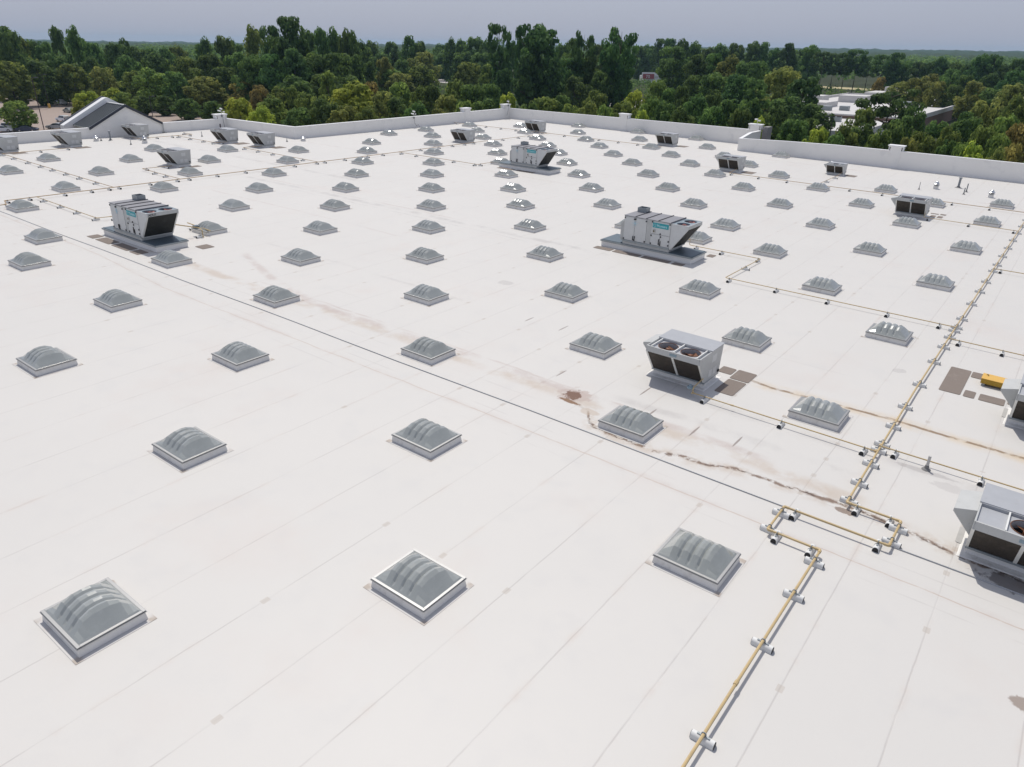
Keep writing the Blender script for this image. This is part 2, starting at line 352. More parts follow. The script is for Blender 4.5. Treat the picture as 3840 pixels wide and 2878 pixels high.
M['fan_bright'] = mat_simple('light_fan_blade', (0.42, 0.25, 0.10), 0.5, 0.3, 0.3, 8)
M['fan_dark'] = mat_simple('dark_fan_well', (0.022, 0.018, 0.020), 0.8)
M['black'] = mat_simple('black_rubber', (0.018, 0.018, 0.02), 0.6)
M['handle'] = mat_simple('black_latch', (0.03, 0.03, 0.032), 0.5)
M['plate'] = mat_simple('blue_grey_plate', (0.24, 0.32, 0.36), 0.4, 0, 0.25, 20)
M['sticker'] = mat_simple('blue_sticker', (0.20, 0.36, 0.48), 0.45, 0, 0.25, 14)
M['teal'] = mat_simple('teal_sign', (0.035, 0.33, 0.37), 0.45, 0, 0.08, 6); M['teal_text'] = mat_simple('pale_teal_lettering', (0.42, 0.68, 0.72), 0.5)
M['paleblue'] = mat_simple('pale_blue_emblem', (0.42, 0.60, 0.68), 0.5)
M['text_black'] = mat_simple('black_lettering', (0.03, 0.03, 0.035), 0.6)
M['pipe'] = mat_simple('yellow_pipe_paint', (0.50, 0.375, 0.19), 0.5, 0, 0.18, 3, (0.36, 0.26, 0.15), 2)
M['pipe_far'] = mat_simple('faded_pipe_paint', (0.40, 0.27, 0.13), 0.55, 0, 0.2, 2, (0.30, 0.18, 0.10), 1)
M['block'] = mat_simple('white_foam_block', (0.68, 0.68, 0.66), 0.6, 0, 0.06, 8)
M['pad'] = mat_simple('grey_brown_walk_pad', (0.205, 0.17, 0.145), 0.9, 0, 0.18, 30, (0.26, 0.22, 0.19), 3)
M['pad_grey'] = mat_simple('grey_patch', (0.42, 0.41, 0.39), 0.9, 0, 0.12, 5)
M['yellow'] = mat_simple('mustard_box_paint', (0.66, 0.40, 0.09), 0.5, 0, 0.1, 3, (0.5, 0.32, 0.1), 2); M['yellow_shaded'] = mat_simple('shaded_mustard_paint', (0.40, 0.24, 0.02), 0.5, 0, 0.1, 3)
M['cable'] = mat_simple('grey_cable_sheath', (0.42, 0.425, 0.43), 0.6, 0, 0.12, 2)
M['pvc'] = mat_simple('pale_vent_pipe', (0.50, 0.49, 0.47), 0.5, 0, 0.1, 6); M['lead'] = mat_simple('dark_vent_boot', (0.20, 0.195, 0.19), 0.7, 0, 0.1, 6)
M['steel'] = mat_simple('bright_steel', (0.60, 0.61, 0.62), 0.28, 0.9, 0.06, 6); M['flue'] = mat_simple('grey_flue', (0.22, 0.24, 0.26), 0.45, 0.5, 0.12, 6)
M['purple_pole'] = mat_simple('dark_pole', (0.05, 0.035, 0.05), 0.5)
M['green_roof'] = mat_simple('grey_green_standing_seam', (0.42, 0.455, 0.44), 0.4, 0.2, 0.1, 1)
M['rake'] = mat_simple('dark_rake_trim', (0.035, 0.04, 0.055), 0.5)
M['tyre'] = mat_simple('tyre_rubber', (0.02, 0.02, 0.02), 0.8); M['glass'] = mat_simple('car_glass', (0.02, 0.028, 0.035), 0.1, 0, 0.1, 2, spec=0.7); M['rim'] = mat_simple('alloy_rim', (0.45, 0.45, 0.46), 0.3, 0.8)
def paint(n, c):
    m = mat_simple(n, c, 0.28, 0, 0.03, 1); m.node_tree.nodes['Principled BSDF'].inputs['Coat Weight'].default_value = 0.5; return m
M['car_white'] = paint('white_car_paint', (0.72, 0.72, 0.72)); M['car_silver'] = paint('silver_car_paint', (0.40, 0.41, 0.42)); M['car_teal'] = paint('dark_teal_car_paint', (0.02, 0.07, 0.09)); M['car_dark'] = paint('dark_blue_car_paint', (0.025, 0.03, 0.06)); M['car_green'] = paint('grey_green_car_paint', (0.16, 0.18, 0.16)); M['car_red'] = paint('dark_red_car_paint', (0.18, 0.04, 0.04))

def text_mesh(name, body, size, mat, parent, loc, rot, extrude=0.004, bold=0.0, sx=1.0):
    cu = bpy.data.curves.new(name, 'FONT'); cu.body = body; cu.size = size; cu.extrude = extrude; cu.offset = bold; cu.align_x = 'LEFT'; cu.resolution_u = 3
    t = bpy.data.objects.new(name, cu); COL.objects.link(t)
    dg = bpy.context.evaluated_depsgraph_get(); me = bpy.data.meshes.new_from_object(t.evaluated_get(dg)); bpy.data.objects.remove(t); bpy.data.curves.remove(cu)
    me.materials.clear(); me.materials.append(mat)
    o = link(name, me, parent); o.matrix_local = Matrix.Translation(loc) @ rot @ Matrix.Diagonal((sx, 1, 1, 1)); return o

# ================================================================ THE STORE BUILDING (roof, parapets, gable)
store = thing('store_building', 'huge flat-roofed store building with white membrane roof and white parapets', 'building')
def wall_h(x, y):
    if y < 44.95 and x < -79: return 1.08 + 0.0045 * (y + 10) * 0.5
    if x < -65.15 and y < 46: return 1.2 + (x + 80) * 0.014
    if x < -64: return 1.41 + (y - 44.9) * 0.0046
    if y > 84: return 1.62 + min(1, (x + 65) / 41.0) * 0.36
    return np.interp(x, [-22.4, -18, -11, 0, 40], [1.49, 1.68, 1.87, 1.93, 1.99]).item()
m = MB(); RX0, RX1, RY0 = -80.0, 46.0, -46.0
m.add([(RX0, RY0, 0), (RX1, RY0, 0), (RX1, 81, 0), (-22.4, 81, 0), (-22.4, 88.2, 0), (-65.2, 88.2, 0), (-65.2, 44.9, 0), (RX0, 44.9, 0)], [[0, 1, 2, 3, 4, 5, 6, 7]])
roofm = m.build('roof_membrane', M['membrane'], store)
def parapet(x0, y0, x1, y1, nx, ny, seg=6):
    """inner line (x0,y0)-(x1,y1), outward normal (nx,ny)"""
    t = 0.34; a = MB(); b = MB(); c = MB()
    for i in range(seg):
        p = [(x0 + (x1 - x0) * k / seg, y0 + (y1 - y0) * k / seg) for k in (i, i + 1)]
        h = [wall_h(*q) for q in p]
        def quad(mb, off0, off1, z0, z1):
            vs = []
            for q, zz0, zz1 in ((p[0], z0[0], z1[0]), (p[1], z0[1], z1[1])):
                for o in (off0, off1):
                    vs += [(q[0] + nx * o, q[1] + ny * o, zz0), (q[0] + nx * o, q[1] + ny * o, zz1)]
            mb.add(vs, [[0, 1, 5, 4], [2, 6, 7, 3], [1, 3, 7, 5], [0, 4, 6, 2], [0, 2, 3, 1], [4, 5, 7, 6]])
        quad(a, 0, t, (-0.3, -0.3), (h[0] - 0.07, h[1] - 0.07))
        quad(b, -0.035, t + 0.05, (h[0] - 0.07, h[1] - 0.07), (h[0], h[1]))
        quad(c, 0.02, t - 0.02, (-10.5, -10.5), (-0.3, -0.3))
    w = a.build('parapet_wall', M['wallwhite'], store); b.build('coping', M['coping'], w); c.build('outer_wall', M['stucco'], store)
parapet(-80, -46, -80, 27.1, -1, 0, 8); parapet(-80, 35.85, -80, 44.9, -1, 0, 2); parapet(-80.34, 44.9, -65.2, 44.9, 0, 1, 3)
parapet(-65.2, 45.24, -65.2, 88.2, -1, 0, 6); parapet(-65.54, 88.2, -22.4, 88.2, 0, 1, 8); parapet(-22.4, 87.7, -22.4, 81, 1, 0, 2); parapet(-22.06, 81, 46, 81, 0, 1, 12)
def pier(x, y, ax, h, w=1.15, d=0.62):
    """stub pillar standing in the parapet; ax = outward normal"""
    nx, ny = ax
    def bx(mb, a0, a1, b0, b1, z0, z1):       # a along wall, b outward
        if nx: mb.box(*sorted((x + nx * b0, x + nx * b1)), y + a0, y + a1, z0, z1)
        else: mb.box(x + a0, x + a1, *sorted((y + ny * b0, y + ny * b1)), z0, z1)
    hw = wall_h(x, y); s = MB(); bx(s, -w / 2, w / 2, -0.05, d, -0.02, h - 0.12)
    sh = s.build('parapet_pier', M['wallwhite'], store)
    c = MB(); bx(c, -w / 2 - 0.30, w / 2 + 0.30, -0.12, d + 0.30, h - 0.12, h); bx(c, -w / 2 - 0.22, w / 2 + 0.22, -0.08, d + 0.22, h - 0.20, h - 0.12); c.build('pier_cap', M['coping'], sh, 0.02)
    k = MB()
    for sg in (-1, 1):
        a0, a1 = sorted((sg * (w / 2 + 0.12), sg * (w / 2 + 0.20))); bx(k, a0, a1, 0.0, d + 0.15, hw + 0.02, h - 0.20)
    build_each(k, 'cap_bracket', M['coping'], sh)
pier(-80, 44.35, (-1, 0), 1.78); pier(-65.2, 77.6, (-1, 0), 2.12); pier(-65.2, 87.7, (-1, 0), 2.25, 1.2); pier(-43.4, 88.2, (0, 1), 2.45); pier(-23.2, 88.2, (0, 1), 2.7, 1.3); pier(-3.9, 81, (0, 1), 2.5)
# stone faced side of the end pier
m = MB(); m.box(-22.0, -21.3, 88.0, 89.6, -0.5, 2.45); m.build('stone_facing', mat_simple('mottled_stone', (0.26, 0.25, 0.24), 0.8, 0, 0.35, 3, (0.2, 0.17, 0.14), 2), store)
# gable over the entrance: white end wall, standing seam slopes, front rake
gy0, gy1, gym, zp, ze = 27.1, 35.85, 31.62, 3.40, 1.08
m = MB(); m.prism([(gy0, -0.3), (gy1, -0.3), (gy1, ze + 0.06), (gym, zp - 0.08), (gy0, ze - 0.04)], -80.34, -80.0, 'x'); gw = m.build('gable_wall', M['wallwhite'], store)
m = MB(); x0, x1 = -84.05, -79.92
def slope(ya, za, yb, zb, n, th=0.06):
    q = MB(); q.mi = 0; L = math.hypot(yb - ya, zb - za); ny, nz = -(zb - za) / L, (yb - ya) / L
    if nz < 0: ny, nz = -ny, -nz
    q.add([(x0, ya, za), (x1, ya, za), (x1, yb, zb), (x0, yb, zb), (x0, ya + ny * th, za + nz * th), (x1, ya + ny * th, za + nz * th), (x1, yb + ny * th, zb + nz * th), (x0, yb + ny * th, zb + nz * th)],
          [[0, 1, 2, 3], [4, 5, 6, 7], [0, 1, 5, 4], [1, 2, 6, 5], [2, 3, 7, 6], [3, 0, 4, 7]])
    q.mi = 1
    for k in range(n):
        xx = x0 + 0.2 + (x1 - x0 - 0.3) * k / (n - 1); h = 0.07
        q.add([(xx + dx, yy + ny * (th + hh), zz + nz * (th + hh)) for yy, zz in ((ya, za), (yb, zb)) for dx in (-0.045, 0.045) for hh in (0, h)], [[0, 1, 5, 4], [2, 3, 7, 6], [1, 3, 7, 5], [0, 2, 3, 1], [4, 5, 7, 6]])
    return q
gr = slope(gy0 - 0.1, ze - 0.02, gym, zp, 10).build('metal_roof', [M['green_roof'], M['rake']], store)
slope(gym, zp, gy1 + 0.1, ze + 0.02, 10).build('metal_roof', [M['green_roof'], M['rake']], store)
m = MB(); m.box(x0 - 0.05, x1 + 0.03, gym - 0.16, gym + 0.16, zp + 0.05, zp + 0.13); m.build('ridge_cap', M['cab_white'], gr)
m = MB()
for (ya, za, yb, zb) in ((gy0 - 0.12, ze - 0.03, gym, zp), (gym, zp, gy1 + 0.12, ze + 0.03)):
    m.add([(xx, y_, z_ + dz) for xx in (-79.93, -79.82) for y_, z_ in ((ya, za), (yb, zb)) for dz in (-0.14, 0.16)], [[0, 1, 3, 2], [4, 6, 7, 5], [1, 5, 7, 3], [0, 2, 6, 4], [0, 4, 5, 1], [2, 3, 7, 6]])
m.build('rake_trim', M['rake'], gw)
m = MB(); m.prism([(gy0 - 1.15, -10.4), (gy1 + 1.15, -10.4), (gy1 + 1.15, ze + 0.05), (gym + 0.15, zp + 0.62), (gym - 0.15, zp + 0.62), (gy0 - 1.15, ze + 0.05)], -85.1, -84.1, 'x'); fr = m.build('front_gable', M['coping'], store)
m = MB()
for (ya, za, yb, zb) in ((gy0 - 1.2, ze, gym, zp + 0.66), (gym, zp + 0.66, gy1 + 1.2, ze)):
    m.add([(xx, y_, z_ + dz) for xx in (-85.4, -85.0) for y_, z_ in ((ya, za), (yb, zb)) for dz in (-0.05, 0.10)], [[0, 1, 3, 2], [4, 6, 7, 5], [1, 5, 7, 3], [0, 2, 6, 4], [0, 4, 5, 1], [2, 3, 7, 6]])
m.build('rake_trim', M['rake'], fr)
m = MB(); m.tube([(-79.86, 35.95, 1.1), (-79.86, 35.95, 0.15), (-79.5, 35.98, 0.06)], 0.07, 8); m.build('downspout', M['cab'], store)
m = MB(); m.box(-79.98, -79.75, 35.75, 36.25, 0.004, 0.05); m.build('splash_block', M['lead'], store)
store.matrix_world = TILT

# ================================================================ SKYLIGHTS
CW, CD = 0.86, 0.73           # half size of the kerb
def make_skylight():
    root = thing('skylight', 'x', 'skylight', 'ribbed dome skylights on the white roof')
    m = MB(); m.box(-CW - 0.03, CW + 0.03, -CD - 0.03, CD + 0.03, 0, 0.215, 0.03, 0.03); kb = m.build('curb', M['curb'], root, 0.012)
    m = MB(); t = 0.16
    m.box(-CW - t, CW + t, -CD - t, CD + t, 0.002, 0.008); kf = m.build('base_flashing', M['membrane2'], kb)
    m = MB(); a, b = CW + 0.035, CD + 0.035
    for z0, z1, e, w in ((0.215, 0.235, 0.0, 0.075), (0.243, 0.262, -0.014, 0.075)):
        A, B = a + e, b + e
        m.box(-A, A, -B, -B + w, z0, z1); m.box(-A, A, B - w, B, z0, z1); m.box(-A, -A + w, -B + w, B - w, z0, z1); m.box(A - w, A, -B + w, B - w, z0, z1)
    fr = m.build('frame', M['alu'], root, 0.004)
    m = MB(); A, B = a - 0.028, b - 0.028
    m.box(-A, A, -B, -B + 0.03, 0.235, 0.243); m.box(-A, A, B - 0.03, B, 0.235, 0.243); m.box(-A, -A + 0.03, -B + 0.03, B - 0.03, 0.235, 0.243); m.box(A - 0.03, A, -B + 0.03, B - 0.03, 0.235, 0.243); m.build('gasket', M['alu_dark'], fr)
    # dome: hipped ends, faceted slopes, three grooves across
    H = 0.385; xs = set(); DX, DY = a - 0.085, b - 0.085
    grooves = (-0.27, 0.0, 0.27)
    xs = {s * q * DX for q in (1, .95, .62) for s in (-1, 1)} | {s * 0.40 for s in (-1, 1)} | {s * 0.135 for s in (-1, 1)}
    for gx in grooves: xs |= {gx + d for d in (-.055, -.03, 0, .03, .055)}
    xs = sorted(xs); ys = [s * DY for s in (-1, -.93, -.80, -.60, -.27, 0, .27, .60, .80, .93, 1)]
    def P(t): return np.interp(t, [0, .27, .60, .93, 1], [1, .95, .67, .10, 0])
    def Q(t): return np.interp(t, [0, .50, .62, .95, 1], [1.0, 1.0, .84, .09, 0])
    vs = []; fs = []
    for x in xs:
        for y in ys:
            u, v = abs(x) / DX, abs(y) / DY; p, q = float(P(v)), float(Q(u)); z = min(p, q)
            gdepth = 0.0
            for gx in grooves: gdepth = max(gdepth, max(0.0, 1 - abs(x - gx) / 0.055))
            body = min(1.0, max(0.0, (0.93 - v) / 0.13)) * min(1, z / 0.15); swell = 0.0
            if min(abs(abs(x) - 0.135), abs(abs(x) - 0.40)) < 0.01 and v < 0.62: swell = 1.0
            vs.append((x, y, 0.255 + H * z - 0.05 * gdepth * body + 0.018 * swell * body))
    ny = len(ys)
    for i in range(len(xs) - 1):
        for j in range(ny - 1): fs.append([i * ny + j, (i + 1) * ny + j, (i + 1) * ny + j + 1, i * ny + j + 1])
    m = MB(); m.add(vs, fs); m.build('dome', M['dome'], root, 0, 7)
    return root
def make_flashing():
    g = NG('flashing_membrane'); sep = g.n('ShaderNodeSeparateXYZ'); g.l(g.tc.outputs['Object'], sep.inputs[0]); X, Y = sep.outputs[0], sep.outputs[1]
    geo = g.n('ShaderNodeObjectInfo'); mp = g.n('ShaderNodeVectorMath', operation='ADD'); g.l(g.tc.outputs['Object'], mp.inputs[0]); g.l(geo.outputs['Location'], mp.inputs[1])
    n = g.noise(3, 4, 0.65, vec=mp.outputs[0]); n2 = g.noise(1.1, 3, 0.6, vec=mp.outputs[0], off=6)
    c = g.mix(n, (0.54, 0.525, 0.505), (0.585, 0.57, 0.55))
    cx = g.step(0.78, 0.94, g.m('ADD', g.m('ABSOLUTE', X), g.m('MULTIPLY', g.m('SUBTRACT', n, 0.5), 0.25))); cy = g.step(0.66, 0.80, g.m('ADD', g.m('ABSOLUTE', Y), g.m('MULTIPLY', g.m('SUBTRACT', n, 0.5), 0.25)))
    k = g.m('MULTIPLY', g.m('MULTIPLY', cx, cy), g.step(0.36, 0.52, n2)); c = g.mix(g.m('MULTIPLY', k, 0.75), c, (0.36, 0.295, 0.235))
    c = g.mix(g.m('MULTIPLY', g.step(0.55, 0.68, n2), 0.3), c, (0.45, 0.38, 0.33)); g.base(c); g.set(0.6, 0, 0.3); return g.mat
M['membrane2'] = make_flashing()
SKY = [[[8.94,0.77],[8.85,11.4],[8.89,22.04],[8.98,32.89],[9.03,43.57],[8.96,54.42],[8.94,63.99]],[[4.07,-4.49],[3.97,6.16],[4.04,16.71],[4.18,27.46],[4.12,38.18],[4.17,49.1],[4.16,59.69]],[[-0.76,-9.94],[-0.71,0.8],[-0.74,11.45],[-0.71,22.11],[-0.73,32.94],[-0.71,43.58],[-0.53,54.56],[-0.68,63.93]],[[-5.96,-4.53],[-5.76,6.19],[-5.78,16.67],[-5.88,32.79],[-5.92,38.0],[-5.69,48.98],[-5.77,59.74]],[[-11.04,0.72],[-10.87,11.43],[-10.96,22.06],[-11.0,32.8],[-10.98,43.46],[-11.0,54.32],[-11.05,64.08]],[[-16.16,-4.5],[-16.12,6.18],[-15.98,16.65],[-16.02,27.38],[-16.03,38.01],[-15.99,48.68],[-16.1,59.55],[-16.16,68.82],[-16.2,79.52]],[[-21.07,0.75],[-20.96,11.41],[-20.82,22.07],[-20.85,32.68],[-20.82,43.23],[-20.9,54.12],[-20.99,64.04],[-20.9,73.25]],[[-25.81,6.18],[-25.74,16.72],[-25.53,27.34],[-25.58,37.85],[-25.64,48.61],[-25.74,59.51],[-25.7,68.87],[-25.75,79.3]],[[-30.8,0.73],[-30.69,11.6],[-30.64,22.09],[-30.49,32.63],[-30.48,43.13],[-30.66,54.0],[-30.66,63.8],[-30.72,73.33],[-30.84,86.96]],[[-35.84,3.52],[-35.74,16.79],[-35.58,27.41],[-35.41,37.91],[-35.6,48.8],[-35.59,59.49],[-35.58,68.73],[-35.62,79.27]],[[-40.2,11.4],[-40.2,22.1],[-40.23,32.75],[-40.13,43.16],[-40.19,53.91],[-40.2,63.9],[-40.35,73.06],[-40.23,87.16]],[[-45.6,6.18],[-45.6,16.8],[-45.55,27.46],[-45.33,38.08],[-45.21,48.62],[-45.3,59.42],[-45.29,68.88],[-45.46,79.01]],[[-50.77,11.39],[-50.73,22.16],[-50.71,32.85],[-50.67,43.53],[-50.39,54.04],[-50.49,63.69],[-50.58,73.18],[-50.38,86.72]],[[-56.04,16.72],[-56.05,27.41],[-55.95,38.24],[-55.85,48.97],[-55.72,59.57],[-55.93,68.87],[-55.81,79.07]],[[-61.55,11.42],[-61.2,22.1],[-61.27,32.87],[-60.96,56.73],[-60.98,63.84],[-61.15,73.42]],[[-66.5,16.69],[-66.4,27.4]]]
sky0 = make_skylight(); used = False
for i, row in enumerate(SKY):
    for j, (x, y) in enumerate(row):
        s = sky0 if not used else copy_tree(sky0); used = True
        s['label'] = 'dome skylight, %s from the front, %s row left of the long gas pipe' % (ORD[j], ORD[i])
        on_roof(s, x, y, rnd(-0.006, 0.006), rnd(0, 0.002))

# ================================================================ ROOFTOP UNITS WITH SLANTED COIL FRONT
def make_unit(fans=2, W=1.14):
    root = thing('rooftop_unit', 'x', 'rooftop unit', 'rooftop cooling units with slanted coil fronts')
    yb, zb, yt, zt, ZT, yk = -0.59, 0.25, -1.32, 1.22, 1.46, 0.78
    m = MB(); m.box(-W + 0.05, W - 0.05, -0.52, 0.72, 0, 0.19); m.build('curb', M['curb'], root, 0.01)
    m = MB(); m.box(-W - 0.12, W + 0.12, -0.80, 0.95, 0.002, 0.02, 0.03, 0.03); m.build('curb_flange', M['curb'], root)
    m = MB(); m.box(-W, W, -0.60, 0.80, 0.19, 0.26); m.build('base_rail', M['galv'], root, 0.008)
    prof = [(yb, zb), (yk, zb), (0.89, ZT), (yt + 0.02, ZT), (yt, zt)]
    m = MB(); m.prism(prof, -W, -W + 0.04); build_each(m, 'side_panel', M['cab'], root, 0.006); m = MB(); m.prism(prof, W - 0.04, W); build_each(m, 'side_panel', M['cab'], root, 0.006)
    m = MB(); m.prism([(yk - 0.04, zb), (yk, zb), (0.89, ZT), (0.85, ZT)], -W + 0.04, W - 0.04); m.build('back_panel', M['cab'], root)
    m = MB(); m.box(-W + 0.04, W - 0.04, yt, yt + 0.05, zt, ZT); m.build('front_band', M['cab'], root)
    m = MB(); m.prism([(yb + 0.06, zb + .02), (yb + 0.10, zb + .02), (yt + .12, zt), (yt + .06, zt)], -W + 0.04, W - 0.04); m.build('coil_backing', M['fan_dark'], root)
    m = MB(); m.box(-W - 0.02, W + 0.02, -0.24, 0.93, ZT, ZT + 0.035); m.build('lid', M['cab_top'], root, 0.006)
    m = MB(); cs = (-0.46 * W / 1.1, 0.46 * W / 1.1) if fans == 2 else (0.0,)
    r = 0.38; wd = 0.46 * W / 1.1 if fans == 2 else 0.46
    for c in cs: m.holeplate(c - wd + 0.012, c + wd - 0.012, yt + .05, -0.24, c, -0.72, r, 1.385)
    e = cs[-1] + wd
    dk = build_each(m, 'fan_deck', M['cab_top'], root)[0]
    m = MB()
    for sg in (-1, 1): m.box(*sorted((sg * e, sg * (W - 0.04))), yt + .05, -0.24, 1.365, 1.385)
    build_each(m, 'deck_plate', M['cab_top'], root)
    m = MB()
    for sg in ((-1, 0, 1) if fans == 2 else (-1, 1)): m.box(sg * e - 0.02, sg * e + 0.02, yt + .05, -0.27, 1.37, 1.475)
    build_each(m, 'deck_divider', M['cab_white'], root); m = MB(); m.box(-W + 0.04, W - 0.04, -0.27, -0.24, 1.37, 1.47); m.build('deck_back', M['cab_top'], root)
    for c in cs:
        cy = -0.72
        m = MB(); m.lathe([(0.02, 1.10), (r - 0.005, 1.10), (r - 0.005, 1.14)], 20, (c, cy, 0)); f = m.build('condenser_fan', M['fan_dark'], root)
        m = MB(); m.lathe([(0.09, 1.23), (0.09, 1.31), (0.02, 1.33)], 12, (c, cy, 0))
        bl = []
        for k in range(4):
            a = k * math.pi / 2 + 0.5 + c; q = []
            for rr, da, dz in ((0.08, -0.5, 0), (0.36, -0.42, -0.01), (0.36, 0.42, 0.10), (0.08, 0.5, 0.08)): q.append((c + rr * math.cos(a + da), cy + rr * math.sin(a + da), 1.20 + dz))
            if k == 2: bl = q
            else: m.add(q, [[0, 1, 2, 3]])
        m.build('fan_blades', M['fan'], f); m = MB(); m.add(bl, [[0, 1, 2, 3]]); m.build('lighter_blade', M['fan_bright'], f)  # one blade of the four gets a lighter tone than the rest
        m = MB(); m.tube([(c + (r + 0.012) * math.cos(t * math.pi / 12), cy + (r + 0.012) * math.sin(t * math.pi / 12), 1.395) for t in range(25)], 0.012, 6, False); m.build('fan_ring', M['fan'], f)
    L_ = math.hypot(yt - yb, zt - zb); ny, nz = -(zt - zb) / L_, (yt - yb) / L_
    def on_coil(x0, x1, s0, s1, out, thick):       # s along the slanted front, 0 bottom .. 1 top
        def pt(s, o): return (yb + (yt - yb) * s + ny * o, zb + (zt - zb) * s + nz * o)
        return ([pt(s0, out), pt(s1, out), pt(s1, out - thick), pt(s0, out - thick)], x0, x1)
    for sg in (-1, 1):
        m = MB(); m.prism(*on_coil(*sorted((sg * 0.045, sg * (W - 0.075))), 0.03, 0.97, -0.012, 0.03)); m.build('coil', M['coil'], root)
    m = MB()
    for x0, x1 in ((-0.045, 0.045), (-W + 0.002, -W + 0.075), (W - 0.075, W - 0.002)): m.prism(*on_coil(x0, x1, 0.0, 1.0, 0.004, 0.03))
    build_each(m, 'coil_frame', M['cab_white'], root)
    m = MB(); m.box(-0.13, 0.17, yt - 0.008, yt, 1.29, 1.39); m.build('name_plate', M['plate'], root)
    m = MB(); m.prism([(-W, 1.36), (-W, 0.56), (-W - 0.52, 1.13), (-W - 0.52, 1.22)], -0.55, 0.60, 'y'); m.build('intake_hood', M['cab'], root, 0.006)
    m = MB(); m.box(W, W + 0.006, -0.30, 0.02, 0.38, 0.68); m.box(W, W + 0.006, 0.12, 0.44, 0.38, 0.68); m.box(W, W + 0.006, -0.10, 0.30, 0.96, 1.26); build_each(m, 'access_panel', M['door'], root)
    m = MB(); m.box(W, W + 0.05, 0.60, 0.70, 0.34, 0.44); m.build('service_switch', M['handle'], root)
    return root
U2 = make_unit(2); U1 = make_unit(1)
UNITS = [  # base centre x, y, kind, scale, label
    (3.49, 11.36, 2, 1, 'nearest two-fan rooftop unit, stained walk pads at its right'),
    (-56.3, 24.15, 2, 1, 'rooftop unit standing between four skylights left of centre, in front of the gable'),
    (-50.25, 59.6, 2, 1, 'rooftop unit with rusty stained base before the far left corner of the parapet'),
    (-16.45, 64.55, 2, 1, 'rooftop unit right of centre with glinting skylights on both sides'),
    (3.55, 53.8, 2, 1, 'rooftop unit at right with four small dark walk pads beside it'),
    (-75.15, 22.55, 2, 1, 'rooftop unit close to the left parapet, left of the gable'),
    (-74.8, 16.1, 2, 1, 'rooftop unit cut by the left edge of the photo'),
    (-77.55, 31.4, 2, 1, 'rooftop unit right in front of the white gable wall'),
    (-67.75, 37.0, 2, 1, 'rooftop unit before the corner pier, left of two neighbouring units'),
    (-62.3, 38.2, 2, 1, 'rooftop unit near the parapet jog, right of two neighbouring units'),
    (-50.95, 76.3, 2, 1, 'rooftop unit below the far corner of the parapet'),
    (-31.05, 78.45, 2, 1, 'rooftop unit standing by the right parapet below a wall pier'),
    (-7.35, 71.15, 1, 0.77, 'small rooftop unit with a silver hood vent behind it, by right parapet'),
    (15.52, 6.36, 1, 1, 'large close rooftop unit at lower right with blue sticker on its hood'),
    (15.54, 16.12, 1, 1, 'rooftop unit at right edge beside the mustard yellow box')]
seen = {}
for (x, y, k, sc, lab) in UNITS:
    src = U2 if k == 2 else U1
    u = src if k not in seen else copy_tree(src); seen[k] = 1
    u['label'] = lab; on_roof(u, x, y, 0, 0, sc)
    if x > 15: 
        m = MB(); m.add([(-1.56, -0.05, 1.240), (-1.24, -0.05, 1.326), (-1.24, 0.22, 1.326), (-1.56, 0.22, 1.240)], [[0, 1, 2, 3]]); st = m.build('hood_sticker', M['sticker']); st.parent = u

